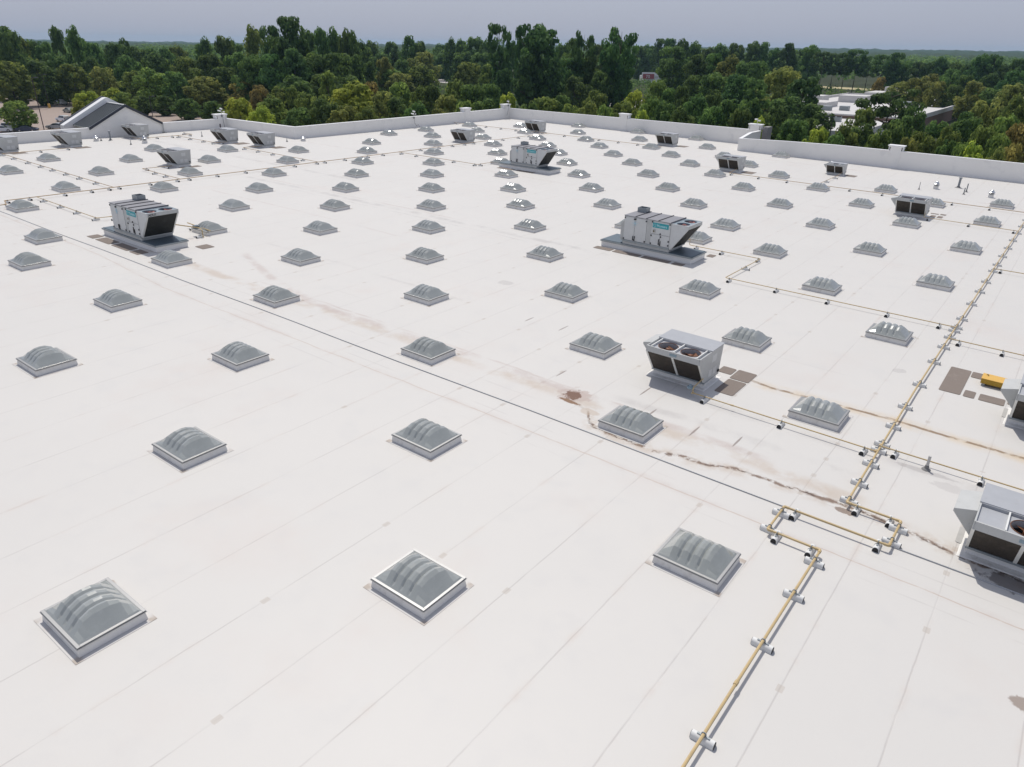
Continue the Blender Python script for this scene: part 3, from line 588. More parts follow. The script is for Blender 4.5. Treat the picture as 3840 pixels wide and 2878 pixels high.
# ================================================================ BIG AIR HANDLERS
def make_handler():
    root = thing('air_handler', 'x', 'air handler', 'long air handlers on kerbed bases')
    m = MB(); m.box(-3.2, 3.2, -1.0, 1.0, 0, 0.335); m.build('curb', M['wallwhite'], root, 0.012)
    m = MB(); m.box(-3.25, 3.25, -1.05, 1.05, 0.335, 0.42); m.box(1.75, 3.2, -1.0, 1.0, 0.42, 0.45); m.box(-3.2, -1.75, -1.0, 1.0, 0.42, 0.45); cp = m.build('curb_cap', M['galv_dark'], root, 0.008)
    m = MB(); m.box(-3.25, 3.25, -1.075, -1.05, 0.33, 0.425); m.box(3.25, 3.275, -1.05, 1.05, 0.33, 0.425); m.box(-1.7, 1.62, -1.035, -1.0, 0.60, 0.71); build_each(m, 'base_rail', M['galv'], root, 0.006)
    m = MB(); m.box(-1.65, 1.62, -0.99, 1.0, 0.42, 2.24); cab = m.build('cabinet', M['cab'], root, 0.012)
    m = MB(); m.box(-1.68, 1.64, -1.02, 1.03, 2.24, 2.27); lid = m.build('roof_panel', M['lidgrey'], root, 0.006)
    m = MB()
    for x in (-0.85, -0.10, 0.75, 1.60): m.box(x - 0.022, x + 0.022, -1.03, 1.04, 2.27, 2.31)
    build_each(m, 'standing_seam', M['seamdark'], lid)
    m = MB(); x0, x1, y0, y1, z0, z1 = -1.52, -0.90, 0.40, 0.95, 2.27, 2.56
    m.box(x0, x1, y0, y0 + .03, z0, z1); m.box(x0, x1, y1 - .03, y1, z0, z1); m.box(x0, x0 + .03, y0 + .03, y1 - .03, z0, z1); m.box(x1 - .03, x1, y0 + .03, y1 - .03, z0, z1); m.build('exhaust_stack', M['galv'], root)
    # doors and latches on the long front (y = -0.99)
    yf = -0.99
    for x0, x1, z0, z1 in ((-1.62, -0.88, 0.73, 2.20), (-0.86, -0.05, 0.73, 2.20), (0.30, 1.58, 1.44, 2.20), (0.30, 0.93, 0.73, 1.40), (0.95, 1.58, 0.73, 1.40)):
        m = MB(); m.box(x0, x1, yf - 0.014, yf, z0, z1); d = m.build('door', M['door'], root, 0.004)
        m = MB(); m.box(x0 - 0.006, x1 + 0.006, yf - 0.004, yf, z0 - 0.006, z1 + 0.006); m.build('door_gap', M['seamdark'], d)
        m = MB()
        if z1 - z0 > 1: pts = [(x0 + 0.03, z0 + 0.06), (x0 + 0.03, z1 - 0.08), (x1 - 0.04, z0 + 0.08), (x1 - 0.04, z1 - 0.1)]
        elif z0 > 1.2: pts = [(x0 + 0.04, z1 - 0.05), (x1 - 0.05, z1 - 0.05), ((x0 + x1) / 2, z0 + 0.03)]
        else: pts = [(x0 + 0.04, z0 + 0.07), (x0 + 0.04, z1 - 0.1), (x1 - 0.04, z0 + 0.12), (x1 - 0.04, z1 - 0.3)]
        for px_, pz in pts: m.box(px_ - 0.035, px_ + 0.035, yf - 0.05, yf - 0.014, pz - 0.045, pz + 0.045)
        build_each(m, 'latch', M['handle'], d)
    m = MB()
    for x in (-0.93, -0.81, 0.88, 1.00): m.box(x - 0.02, x + 0.02, yf - 0.055, yf - 0.014, 0.86, 1.04)
    build_each(m, 'door_handle', M['handle'], root)
    m = MB(); m.box(0.38, 1.46, yf - 0.03, yf - 0.014, 1.82, 2.12); sg = m.build('brand_sign', M['teal'], root)
    rx = Matrix.Rotation(math.pi / 2, 4, 'X')
    text_mesh('sign_lettering', 'Munters', 0.225, M['teal_text'], sg, Vector((0.66, yf - 0.033, 1.895)), rx, 0.003, 0.004, 0.93)
    m = MB(); m.tube([(0.52 + 0.085 * math.cos(t * math.pi / 8), yf - 0.035, 1.97 + 0.085 * math.sin(t * math.pi / 8)) for t in range(17)], 0.012, 5, False); m.tube([(0.49, yf - 0.035, 2.01), (0.52, yf - 0.035, 1.93), (0.55, yf - 0.035, 2.01)], 0.01, 5); m.build('sign_emblem', M['teal_text'], sg)
    m = MB(); m.box(0.42, 0.60, yf - 0.06, yf - 0.014, 1.50, 1.70); cb = m.build('control_panel', M['pvc'], root); m = MB(); m.box(0.455, 0.55, yf - 0.066, yf - 0.06, 1.545, 1.655); m.build('control_screen', mat_simple('dark_yellow_screen', (0.10, 0.08, 0.02), 0.4), cb)
    m = MB()
    for k in range(6): a = k * math.pi / 3; m.tube([(-0.87, yf - 0.018, 1.85), (-0.87 + 0.19 * math.cos(a), yf - 0.018, 1.85 + 0.19 * math.sin(a))], 0.016, 5)
    m.build('frost_emblem', M['paleblue'], root)
    # condenser end: two fans on top, coil slanting inward below
    m = MB()
    for c in (-0.5, 0.5): m.holeplate(1.65, 2.70, c - 0.5 + 0.01, c + 0.5 - 0.01, 2.17, c, 0.40, 2.215)
    build_each(m, 'fan_deck', M['plate2'], root)
    m = MB(); pr_ = [(1.62, 2.24), (2.74, 2.24), (2.74, 2.02), (1.72, 0.64), (1.62, 0.64)]
    m.prism(pr_, -0.99, -0.95, 'y'); m.prism(pr_, 0.96, 1.0, 'y'); build_each(m, 'condenser_side', M['door'], root, 0.005)
    m = MB(); m.box(2.70, 2.745, -0.95, 0.96, 2.02, 2.24); m.box(1.62, 1.65, -0.95, 0.96, 2.1, 2.24); m.box(1.65, 1.78, -0.95, 0.96, 0.61, 0.67); build_each(m, 'condenser_band', M['cab'], root, 0.005)
    for c in (-0.5, 0.5):
        m = MB(); m.lathe([(0.02, 1.94), (0.395, 1.94), (0.395, 1.98)], 20, (2.17, c, 0)); f = m.build('condenser_fan', M['fan_dark'], root)
        m = MB(); m.lathe([(0.09, 2.10), (0.09, 2.19), (0.02, 2.20)], 12, (2.17, c, 0))
        for k in range(4):
            a = k * math.pi / 2 + 0.3 + c; m.add([(2.17 + rr * math.cos(a + da), c + rr * math.sin(a + da), 2.10 + dz) for rr, da, dz in ((0.08, -0.6, 0), (0.385, -0.62, -0.01), (0.385, 0.62, 0.08), (0.08, 0.6, 0.07))], [[0, 1, 2, 3]])
        m.build('fan_blades', M['fan_maroon'], f)
    cw = [(1.745, 0.66), (2.705, 2.01), (2.675, 2.03), (1.715, 0.68)]
    m = MB(); m.prism(cw, -0.90, 0.91, 'y'); m.build('coil', M['coil_black'], root)
    cw2 = [(1.76, 0.65), (2.72, 2.00), (2.675, 2.03), (1.715, 0.68)]
    m = MB(); m.prism(cw2, -0.95, -0.90, 'y'); m.prism(cw2, 0.91, 0.96, 'y'); build_each(m, 'coil_frame', M['cab_white'], root)
    m = MB(); m.prism([(-1.65, 1.95), (-1.93, 1.68), (-1.93, 0.64), (-1.65, 0.58)], -0.85, 0.9, 'y'); m.build('intake_hood', M['cab'], root, 0.006)
    return root
M['fan_maroon'] = mat_simple('maroon_fan', (0.20, 0.055, 0.045), 0.55, 0.1, 0.3, 6)
M['plate2'] = make_metal_panel('blue_grey_deck', (0.26, 0.32, 0.355), (0.18, 0.22, 0.25), 0.4)
ah = make_handler()
HANDLERS = [(-6.7, 27.97, 'large air handler with teal sign at centre right, its lettering readable'), (-31.5, 7.65, 'large air handler marked ADU1 above its black coil, at left'), (-31.55, 48.35, 'smaller looking distant air handler near roof centre, behind rows of skylights')]
for i, (x, y, lab) in enumerate(HANDLERS):
    h = ah if i == 0 else copy_tree(ah)
    h['label'] = lab; on_roof(h, x, y)
    if i == 1:
        text_mesh('unit_number', 'ADU1', 0.19, M['text_black'], h, Vector((2.75, -0.90, 2.055)), Matrix.Rotation(math.pi / 2, 4, 'Z') @ Matrix.Rotation(math.pi / 2, 4, 'X'), 0.003, 0.004)

# ================================================================ GAS PIPES AND THEIR SUPPORT BLOCKS
PH = 0.20
def fillet(path, r=0.09):
    out = [Vector(path[0])]
    for i in range(1, len(path) - 1):
        p = Vector(path[i]); a = (Vector(path[i - 1]) - p); b = (Vector(path[i + 1]) - p); q = min(r, a.length * .4, b.length * .4)
        A, B = p + a.normalized() * q, p + b.normalized() * q
        for t in (0, .25, .5, .75, 1): out.append(A * (1 - t) ** 2 + p * 2 * t * (1 - t) + B * t * t)
    return out + [Vector(path[-1])]
def pipe(label, pts, r=0.03, mat='pipe', drops=(False, False), couplings=()):
    path = [(p[0], p[1], p[2] if len(p) > 2 else PH) for p in pts]
    m = MB(); m.tube(fillet(path), r, 8); o = m.build('gas_pipe', M[mat], None, 0, 40)
    tag(o, label, 'gas pipe', 'yellow gas pipes on support blocks')
    for i in range(1, len(path) - 1):
        a, b, c = Vector(path[i - 1]), Vector(path[i]), Vector(path[i + 1])
        if (b - a).normalized().dot((c - b).normalized()) < 0.5 and r > 0.025:
            e = MB(); e.tube(fillet([b + (a - b).normalized() * 0.13, b, b + (c - b).normalized() * 0.13]), r * 1.28, 8); e.build('elbow_fitting', M[mat], o, 0, 40)
    for (x, y, dx, dy) in couplings:
        e = MB(); e.tube([(x - dx * .06, y - dy * .06, PH), (x + dx * .06, y + dy * .06, PH)], r * 1.4, 8); e.build('pipe_coupling', M[mat], o, 0, 40)
    on_roof(o, 0, 0); return o
pipe('long yellow gas pipe running up the right of the roof with an expansion loop', [(11.36, -7.5), (11.385, 3.1), (9.96, 3.1), (9.945, 4.5), (12.77, 4.5), (12.77, 5.92), (11.3, 5.92), (11.2, 16), (11.22, 40), (11.25, 63.5)], 0.034, 'pipe', couplings=((11.37, -2.6, 0, 1), (11.23, 10.2, 0, 1), (11.21, 9.7, 0, 1), (11.2, 25.12, 0, 1), (11.22, 38.8, 0, 1), (11.22, 23.2, 0, 1)))
pipe('thin yellow gas pipe from the nearest rooftop unit to the long pipe', [(4.62, 10.62, 0.5), (4.62, 9.77, 0.42), (4.62, 9.77), (11.2, 9.70)], 0.024, couplings=((4.62, 9.77, 0, 1), (6.2, 9.76, 1, 0)))
pipe('thin yellow gas pipe crossing above the large unit at lower right', [(11.24, 10.18), (17.5, 10.16)], 0.024)
pipe('thin yellow gas pipe with two bends from the centre right air handler', [(-5.32, 29.2, 0.6), (-5.32, 30.6, 0.6), (-5.32, 30.6), (-0.50, 30.6), (-0.54, 25.16), (11.2, 25.14)], 0.024)
pipe('short yellow gas pipe leaving the long pipe beside the grey walk pads', [(11.22, 23.2), (16.0, 23.12)], 0.024)
pipe('short yellow gas pipe leaving the long pipe at the right edge', [(11.22, 38.82), (14.5, 38.85)], 0.024)
pipe('yellow gas pipe from the right unit with four small pads', [(4.72, 52.9, 0.5), (4.72, 52.5), (11.24, 52.42)], 0.024)
pipe('faded gas pipe along the right from the unit with glinting skylights', [(-15.35, 63.4, 0.4), (-15.35, 61.4), (11.25, 61.3)], 0.026, 'pipe_far')
pipe('short faded gas pipe from the small unit by the right parapet', [(-6.54, 70.4, 0.35), (-6.54, 69.3), (-6.4, 61.3)], 0.022, 'pipe_far')
pipe('faded gas pipe below the far parapet between two far units', [(-50.1, 75.5, 0.35), (-50.0, 74.72), (-29.9, 74.68)], 0.026, 'pipe_far')
pipe('long faded gas pipe running up the left half of the roof', [(-47.1, 4.6), (-47.12, 5.7), (-48.5, 6.1), (-48.25, 20), (-48.0, 38), (-47.9, 58.9)], 0.03, 'pipe_far')
pipe('faded gas pipe from the left parapet unit to the long left pipe', [(-72.2, 21.3), (-72.2, 14.7), (-48.3, 14.05)], 0.026, 'pipe_far')
pipe('faded gas pipe to the air handler marked ADU1', [(-48.3, 8.25), (-38.6, 8.06), (-38.4, 9.0), (-34.4, 9.0)], 0.026, 'pipe')
pipe('faded gas pipe looping from the unit left of centre', [(-55.1, 22.9), (-55.3, 20.1), (-48.2, 19.8)], 0.024, 'pipe_far')
pipe('faded gas pipe near the gable and the corner pier', [(-77.0, 36.9), (-75.0, 36.9), (-75.05, 30.2), (-76.2, 30.0)], 0.026, 'pipe_far')
pipe('faded gas pipe between the gable and the unit before the corner pier', [(-75.0, 34.75), (-66.6, 34.8), (-66.5, 36.2)], 0.024, 'pipe_far')
pipe('faded gas pipe from the parapet jog unit to the long left pipe', [(-61.3, 37.3), (-61.4, 34.85), (-48.1, 34.6)], 0.024, 'pipe_far')
pipe('faded gas pipe bending to the distant air handler', [(-47.9, 45.7), (-36.3, 45.75), (-36.2, 50.3)], 0.024, 'pipe_far')
pipe('faded gas pipe along the far corner of the parapet', [(-65.0, 74.2), (-50.0, 74.5)], 0.024, 'pipe_far')
pipe('faded gas pipe rising to the unit below the far corner', [(-47.9, 58.9), (-47.75, 66), (-47.7, 75.0)], 0.024, 'pipe_far')
# meter piping behind the left air handler
m = MB(); m.tube(fillet([(-30.6, 9.2, 0.9), (-30.1, 10.5, 0.55), (-29.7, 10.5, 0.5), (-29.5, 10.4, 0.05)]), 0.035, 6); m.tube([(-32.6, 11.2, 0.35), (-29.6, 11.0, 0.35)], 0.035, 6)
g_ = m.build('gas_manifold', M['pipe'], None); m = MB(); m.box(-30.5, -30.2, 10.35, 10.65, 0.45, 0.66); m.build('regulator', M['galv_dark'], g_); tag(g_, 'yellow gas manifold behind the air handler marked ADU1', 'gas manifold'); on_roof(g_, 0, 0)
m = MB(); m.lathe([(0.0, 0.30), (0.11, 0.31), (0.13, 0.35), (0.11, 0.39), (0.05, 0.41), (0.05, 0.47), (0.0, 0.48)], 14, (4.46, 9.86, 0)); m.tube([(4.62, 9.9, 0.36), (4.46, 9.86, 0.36)], 0.02, 6)
rg = m.build('gas_regulator', M['plate'], None, 0, 40); tag(rg, 'round blue grey gas regulator under the nearest rooftop unit', 'regulator'); on_roof(rg, 0, 0)
# support block: half-round white body, dark ends, strut and clamp; long axis = local x
def make_support():
    root = thing('pipe_support', 'x', 'pipe support', 'white pipe support blocks')
    L, Wd = 0.235, 0.085
    sec = [(-Wd, 0.0), (Wd, 0.0), (Wd, 0.05), (Wd * .86, 0.10), (Wd * .5, 0.138), (0, 0.148), (-Wd * .5, 0.138), (-Wd * .86, 0.10), (-Wd, 0.05)]
    m = MB(); m.prism(sec, -L, L, 'x'); m.build('block', M['block'], root, 0, 50)
    s2 = [(a * .88, 0.006 + b * .9) for a, b in sec]
    for sg in (-1, 1):
        m = MB(); m.prism(s2, *sorted((sg * L, sg * (L + 0.008))), 'x'); m.build('end_cap', M['black'], root)
    m = MB(); m.box(-0.13, 0.13, -0.02, 0.02, 0.148, 0.168); st = m.build('strut', M['galv'], root)
    m = MB(); m.tube([(0.045 * math.cos(t), 0, PH + 0.045 * math.sin(t)) for t in [math.pi * k / 6 for k in range(-1, 8)]], 0.012, 6); m.build('clamp', M['galv'], st)
    return root
SUP0 = make_support(); sup_used = [False]
X_, Y_ = 0.0, math.pi / 2
def supports(desc, pts, rz, order='from its lower end'):
    for i, p in enumerate(pts):
        s = SUP0 if not sup_used[0] else copy_tree(SUP0); sup_used[0] = True
        s['label'] = 'white pipe support, %s %s, %s' % (ORD[i], order, desc)
        on_roof(s, p[0], p[1], (p[2] if len(p) > 2 else rz) + rnd(-.06, .06))
supports('long right gas pipe', [(11.37, -4.19), (11.38, -1.05), (11.385, 1.04), (11.385, 2.66), (11.15, 3.1, Y_), (10.23, 3.1, Y_), (9.96, 3.3), (9.95, 4.3), (10.27, 4.5, Y_), (12.5, 4.5, Y_), (12.77, 4.9), (12.77, 5.7), (12.5, 5.92, Y_), (11.6, 5.92, Y_), (11.3, 6.25), (11.28, 7.5), (11.26, 8.96), (11.24, 10.07), (11.23, 10.6), (11.22, 12.27), (11.2, 14.29), (11.2, 16.9), (11.2, 19.95), (11.2, 22.2), (11.2, 23.8), (11.2, 25.0), (11.21, 25.6), (11.21, 27.2), (11.21, 30.3), (11.22, 33.2), (11.22, 35.7), (11.22, 38.7), (11.23, 40.6), (11.23, 43.4), (11.24, 46.3), (11.24, 49.3), (11.25, 52.3), (11.25, 55.3), (11.25, 58.4)], X_)
supports('pipe from the nearest unit', [(5.12, 9.76), (8.05, 9.74), (10.85, 9.70)], Y_, 'from the unit end')
supports('pipe above the lower right unit', [(11.72, 10.18), (14.24, 10.17)], Y_, 'from the left end')
supports('pipe with two bends', [(-4.82, 30.6), (-3.06, 30.6), (-0.65, 30.55), (-0.52, 28.2, X_), (-0.3, 25.16), (2.42, 25.16), (5.17, 25.15), (8.12, 25.15), (10.5, 25.14)], Y_, 'from the air handler end')
supports('short pipe by the walk pads', [(11.65, 23.18), (13.4, 23.14)], Y_, 'from the left end')
supports('short pipe at the right edge', [(11.6, 38.83)], Y_, 'from the left end')
supports('pipe from the unit with four pads', [(5.05, 52.5), (7.95, 52.46), (10.95, 52.42)], Y_, 'from the unit end')
supports('pipe from the glinting skylights unit', [(-15.1, 61.4), (-12.2, 61.4), (-9.3, 61.38), (-6.3, 61.36), (-3.3, 61.36), (-0.4, 61.35), (2.5, 61.33), (5.4, 61.32), (8.3, 61.3)], Y_, 'from the unit end')
supports('short pipe of the small unit', [(-6.45, 67.8), (-6.42, 64.7)], X_)
supports('pipe below the far parapet', [(-48.6, 74.7), (-44.9, 74.7), (-39.3, 74.7), (-36.3, 74.7), (-33.4, 74.7), (-30.2, 74.7)], Y_, 'from the left end')
supports('long left gas pipe', [(-48.5, 6.3), (-48.48, 7.8), (-48.44, 10.3), (-48.4, 12.3), (-48.4, 13.7), (-48.38, 14.5), (-48.33, 17.1), (-48.27, 19.5), (-48.25, 20.6), (-48.2, 23.3), (-48.15, 26.2), (-48.08, 31.7), (-48.05, 34.4), (-48.04, 35.4), (-48.0, 38), (-48.0, 41.2), (-47.98, 43.4), (-47.95, 49.3), (-47.93, 52.4), (-47.92, 54.8), (-47.91, 57), (-47.9, 58.7)], X_)
supports('pipe from the left parapet unit', [(-72.2, 21.0, X_), (-72.2, 18.3, X_), (-72.0, 14.7), (-69.1, 14.6), (-65.7, 14.5), (-62.8, 14.45), (-60.2, 14.37), (-57.4, 14.3), (-54.7, 14.22), (-51.6, 14.14)], Y_, 'from the left end')
supports('pipe to the marked air handler', [(-47.2, 8.23), (-44.3, 8.17), (-41.65, 8.12), (-38.8, 8.07), (-38.0, 9.0)], Y_, 'from the left end')
supports('loop left of centre', [(-55.1, 22.4, X_), (-55.2, 20.5, X_), (-52.9, 20.0), (-50.9, 19.9)], Y_, 'from the unit end')
supports('pipe near the gable', [(-75.05, 30.3), (-75.05, 32.4), (-75.02, 34.3), (-75.0, 36.6), (-76.8, 36.9, Y_)], X_)
supports('pipe between gable and corner pier', [(-74.4, 34.75), (-71.9, 34.77), (-69.1, 34.79), (-67.0, 34.8), (-66.5, 35.5, X_)], Y_, 'from the left end')
supports('pipe of the parapet jog unit', [(-61.1, 34.85), (-58.5, 34.8), (-55.8, 34.74), (-50.6, 34.65)], Y_, 'from the left end')
supports('pipe to the distant air handler', [(-47.4, 45.7), (-45.1, 45.7), (-39.6, 45.73), (-36.7, 45.75), (-36.3, 46.2, X_), (-36.25, 48.4, X_), (-36.2, 50.1, X_)], Y_, 'from the left end')
supports('pipe along the far corner', [(-64.3, 74.22), (-58.7, 74.33), (-55.9, 74.38), (-53.2, 74.44)], Y_, 'from the left end')
supports('pipe to the far corner unit', [(-47.8, 64.5), (-47.74, 67.8), (-47.72, 70.2)], X_)
supports('manifold behind the left air handler', [(-31.9, 11.15), (-29.7, 10.3)], Y_, 'from the left end')

# grey cable lying straight across the roof
m = MB(); m.tube([(-79.9 + 3.2 * k, 4.80 + 0.03 * math.sin(k * 1.3), 0.018) for k in range(38)], 0.020, 6); o = m.build('roof_cable', M['cable'], None, 0, 60); tag(o, 'long thin grey cable lying straight across the white roof', 'cable'); on_roof(o, 0, 0)

# ================================================================ WALK PADS
def pad(x0, x1, y0, y1, lab, mat='pad', r=0.07):
    m = MB(); P = []
    for cx, cy, a0 in ((x1 - r, y1 - r, 0), (x0 + r, y1 - r, 90), (x0 + r, y0 + r, 180), (x1 - r, y0 + r, 270)):
        P += [(cx + r * math.cos(math.radians(a0 + t)), cy + r * math.sin(math.radians(a0 + t))) for t in (0, 30, 60, 90)]
    m.prism(P, 0.004, 0.018, 'z'); o = m.build('walk_pad', M[mat]); tag(o, lab, 'walk pad', 'rough walk pads stuck on the roof'); on_roof(o, 0, 0)
pad(4.35, 4.93, 12.78, 13.45, 'small grey-brown walk pad touching the back right of the nearest unit')
pad(5.0, 5.78, 12.46, 13.5, 'grey-brown walk pad behind the large one at the nearest unit')
pad(5.02, 5.77, 10.9, 12.36, 'large grey-brown walk pad right of the nearest rooftop unit')
pad(11.87, 12.64, 17.05, 20.06, 'largest dark walk pad beside the long right gas pipe')
pad(12.69, 13.11, 19.36, 20.05, 'small square walk pad left of the mustard box')
pad(13.23, 14.25, 19.57, 20.05, 'narrow walk pad behind the mustard box')
pad(12.73, 13.12, 17.03, 17.75, 'small square walk pad below the largest pad, near edge')
pad(13.26, 14.13, 17.05, 17.74, 'oblong walk pad in front of the mustard box')
pad(14.21, 14.42, 17.36, 18.0, 'sliver of walk pad under the right edge unit')
pad(14.17, 14.42, 15.98, 16.9, 'plain grey patch left of the right edge unit', 'pad_grey'); pad(14.13, 14.42, 6.2, 7.1, 'plain grey patch left of the large lower right unit', 'pad_grey')
for i, (x0, x1) in enumerate(((-10.0, -8.75), (-8.59, -6.72), (-6.52, -4.65), (-4.44, -3.72))): pad(x0, x1, 26.12, 26.72, 'walk pad in front of the centre right air handler, %s from the left' % ORD[i])
pad(-3.6, -3.15, 29.4, 30.05, 'walk pad behind the centre right air handler')
for i, (x0, x1) in enumerate(((-34.95, -34.1), (-33.82, -32.1), (-31.8, -29.9), (-29.66, -28.65))): pad(x0, x1, 5.65, 6.35, 'walk pad in front of the air handler marked ADU1, %s from the left' % ORD[i])
pad(-28.0, -27.1, 8.9, 9.7, 'walk pad right of the air handler marked ADU1')
for i, (x0, x1, y0, y1) in enumerate(((4.7, 5.3, 55.65, 55.97), (5.42, 5.84, 55.63, 56.12), (4.9, 5.26, 54.2, 55.0), (5.41, 5.78, 54.14, 55.02))): pad(x0, x1, y0, y1, 'small dark walk pad of four beside the right unit, ' + ('back left', 'back right', 'front left', 'front right')[i])
pad(-54.9, -54.1, 23.4, 25.4, 'walk pad right of the unit left of centre'); pad(-73.7, -72.5, 22.0, 23.6, 'walk pad right of the left parapet unit'); pad(-73.4, -72.4, 15.8, 17.2, 'walk pad right of the unit cut by the left edge'); pad(-66.3, -64.9, 36.6, 38.2, 'walk pad between two neighbouring units before the parapet'); pad(-60.9, -59.6, 37.9, 39.4, 'walk pad right of the parapet jog unit')
pad(-15.0, -13.8, 63.6, 65.2, 'walk pad right of the glinting skylights unit'); pad(-29.6, -28.3, 77.9, 79.4, 'walk pad right of the unit below the wall pier'); pad(-6.3, -5.2, 70.4, 71.7, 'walk pad right of the small unit by the parapet'); pad(-34.4, -32.4, 46.5, 47.1, 'walk pad in front of the distant air handler, left'); pad(-32.0, -29.8, 46.5, 47.1, 'walk pad in front of the distant air handler, right')

# mustard box on a low stand
b = thing('equipment_box', 'mustard yellow metal box lying between walk pads at the right edge', 'box')
m = MB(); m.box(-0.52, 0.52, -0.33, 0.33, 0.10, 0.30); m.build('body', M['yellow_shaded'], b, 0.01); m = MB(); m.box(-0.53, 0.53, -0.34, 0.34, 0.30, 0.32); m.build('lid', M['yellow'], b, 0.005)  # shade of the sides painted in: body is a darker copy of the lid's mustard
m = MB(); m.box(-0.45, -0.35, -0.30, 0.30, 0, 0.10); m.box(0.35, 0.45, -0.30, 0.30, 0, 0.10); build_each(m, 'foot_rail', M['galv'], b); m = MB(); m.tube([(-0.40, 0.16, 0.32), (-0.36, 0.16, 0.36), (-0.34, 0.10, 0.36), (-0.31, 0.10, 0.32)], 0.012, 6); m.build('handle', M['handle'], b); on_roof(b, 13.62, 19.02)

# ================================================================ VENTS
def vent_pipe(x, y, h, r, lab, mat='pvc', cap=False, boot=True):
    t = thing('vent_pipe', lab, 'vent pipe', 'small vent pipes through the roof')
    m = MB(); m.tube([(0, 0, 0), (0, 0, h)], r, 10); m.build('pipe', M[mat], t, 0, 40)
    if boot: m = MB(); m.lathe([(r * 3.2, 0.004), (r * 2.9, 0.02), (r * 1.6, 0.06), (r * 1.3, 0.16)], 12); m.build('boot', M['lead'], t, 0, 40)
    if cap: m = MB(); m.lathe([(r * 1.05, h - 0.03), (r * 1.7, h - 0.02), (r * 1.7, h + 0.04), (r * 0.4, h + 0.08)], 12); m.build('rain_cap', M['flue'], t, 0, 40)
    on_roof(t, x, y)
vent_pipe(12.73, 9.92, 0.5, 0.045, 'pale plastic vent pipe by the thin pipe above the lower right unit')
vent_pipe(-77.1, 26.8, 0.5, 0.05, 'short pale vent pipe at the left foot of the gable'); vent_pipe(-72.2, 27.75, 0.62, 0.045, 'thin pale vent pipe in front of the gable'); vent_pipe(-73.85, 37.5, 0.6, 0.045, 'thin vent pipe before the wall, right of the gable')
vent_pipe(-63.7, 42.5, 0.42, 0.045, 'short vent pipe at the jog of the parapet'); vent_pipe(1.5, 67.8, 0.72, 0.035, 'thin vent pipe by the right parapet, left of the steel hood vent')
vent_pipe(5.32, 68.26, 0.62, 0.045, 'thin dark vent pipe at right, the shorter of two close together', 'flue'); vent_pipe(5.3, 69.95, 0.8, 0.05, 'thin dark vent pipe at right, the taller of two close together', 'flue')
vent_pipe(-76.95, 27.8, 1.0, 0.085, 'grey flue before the gable wall', 'flue', True); vent_pipe(4.28, 72.15, 0.95, 0.105, 'thick grey flue with cap before the right parapet', 'flue', True); vent_pipe(-76.8, 42.0, 0.95, 0.09, 'slim dark flue before the corner pier', 'purple_pole', False, False)
def hood_vent(x, y, h, lab, r=0.24, tiers=1):
    t = thing('hood_vent', lab, 'roof vent', 'steel hood vents')
    m = MB(); m.box(-r * .9, r * .9, -r * .9, r * .9, 0, h * .38, .02, .02); m.box(-r * 1.2, r * 1.2, -r * 1.2, r * 1.2, 0.002, 0.02); m.build('curb', M['curb'], t)
    m = MB(); z = h * .38
    m.lathe([(r * .7, z), (r * .7, z + h * .1)], 16); m.build('throat', M['flue'], t, 0, 40)
    m = MB(); z += h * .08
    for k in range(tiers): m.lathe([(r * 1.15, z), (r * 1.2, z + .03), (r * .8, z + h * .14), (r * .45, z + h * .18)], 18); z += h * .17
    m.lathe([(r * 0.75, z), (r * .62, z + h * .12), (r * .3, z + h * .2), (0.001, z + h * .22)], 18); m.build('hood', M['steel'], t, 0, 35)
    on_roof(t, x, y)
hood_vent(-77.2, 26.3, 0.72, 'steel hood vent at the left foot of the gable'); hood_vent(-72.45, 29.5, 0.78, 'steel hood vent in front of the gable unit', .24, 2); hood_vent(-63.05, 44.4, 0.66, 'steel hood vent at the jog of the parapet')
hood_vent(-67.3, 41.6, 0.7, 'steel hood vent behind the unit before the corner pier'); hood_vent(2.68, 69.55, 0.72, 'steel hood vent with a small spike before the right parapet', .24, 2); hood_vent(7.55, 68.45, 0.7, 'steel tiered hood vent at the right edge behind a skylight', .24, 2); hood_vent(-8.9, 74.9, 0.95, 'bright steel hood vent behind the small unit', .3, 1)

# ================================================================ CAMERAS AND LAMPS ON THE PARAPETS
def cam_post(x, y, z, lab, heads, cable=None):
    t = thing('camera_post', lab, 'security camera', 'white camera heads on parapet posts')
    m = MB(); m.tube([(0, 0, -0.55), (0, 0, 0.5)], 0.03, 8); m.build('post', M['cab'], t)
    for (dx, dy, dz, a) in heads:
        m = MB(); c, s_ = math.cos(a), math.sin(a); m.tube([(dx - c * .2, dy - s_ * .2, dz + .05), (dx + c * .2, dy + s_ * .2, dz - .02)], [.075, .09], 10); h = m.build('camera_head', M['coping'], t, 0, 40)
        m = MB(); m.tube([(0, 0, dz - 0.1), (dx, dy, dz - .06)], .022, 6); m.build('bracket', M['cab'], h)
    m = MB(); m.box(-.08, .08, -.08, .08, -.5, -.25); m.build('junction_box', M['flue'], t)
    if cable: m = MB(); m.tube(cable, .02, 6); m.build('drop_cable', M['seamdark'], t)
    on_roof(t, x, y, 0, z)
cam_post(-79.9, 44.35, 1.95, 'camera post with three white heads on the left corner pier', [(0, -.3, .25, .4), (.1, .28, .1, 2.2), (0, 0, .5, .2)], [(.14, 0, -.3), (.16, .03, -1.0), (.2, .1, -1.8)])
cam_post(-65.0, 65.6, 1.75, 'camera post on the wall with a cable snaking down', [(0, -.28, .15, .3), (.05, .3, .1, 2.4), (0, 0, .45, .2)], [(.12, 0, -.3), (.12, 0, -1.1), (.2, .3, -1.5), (.2, .7, -1.35), (.25, .9, -1.7)])
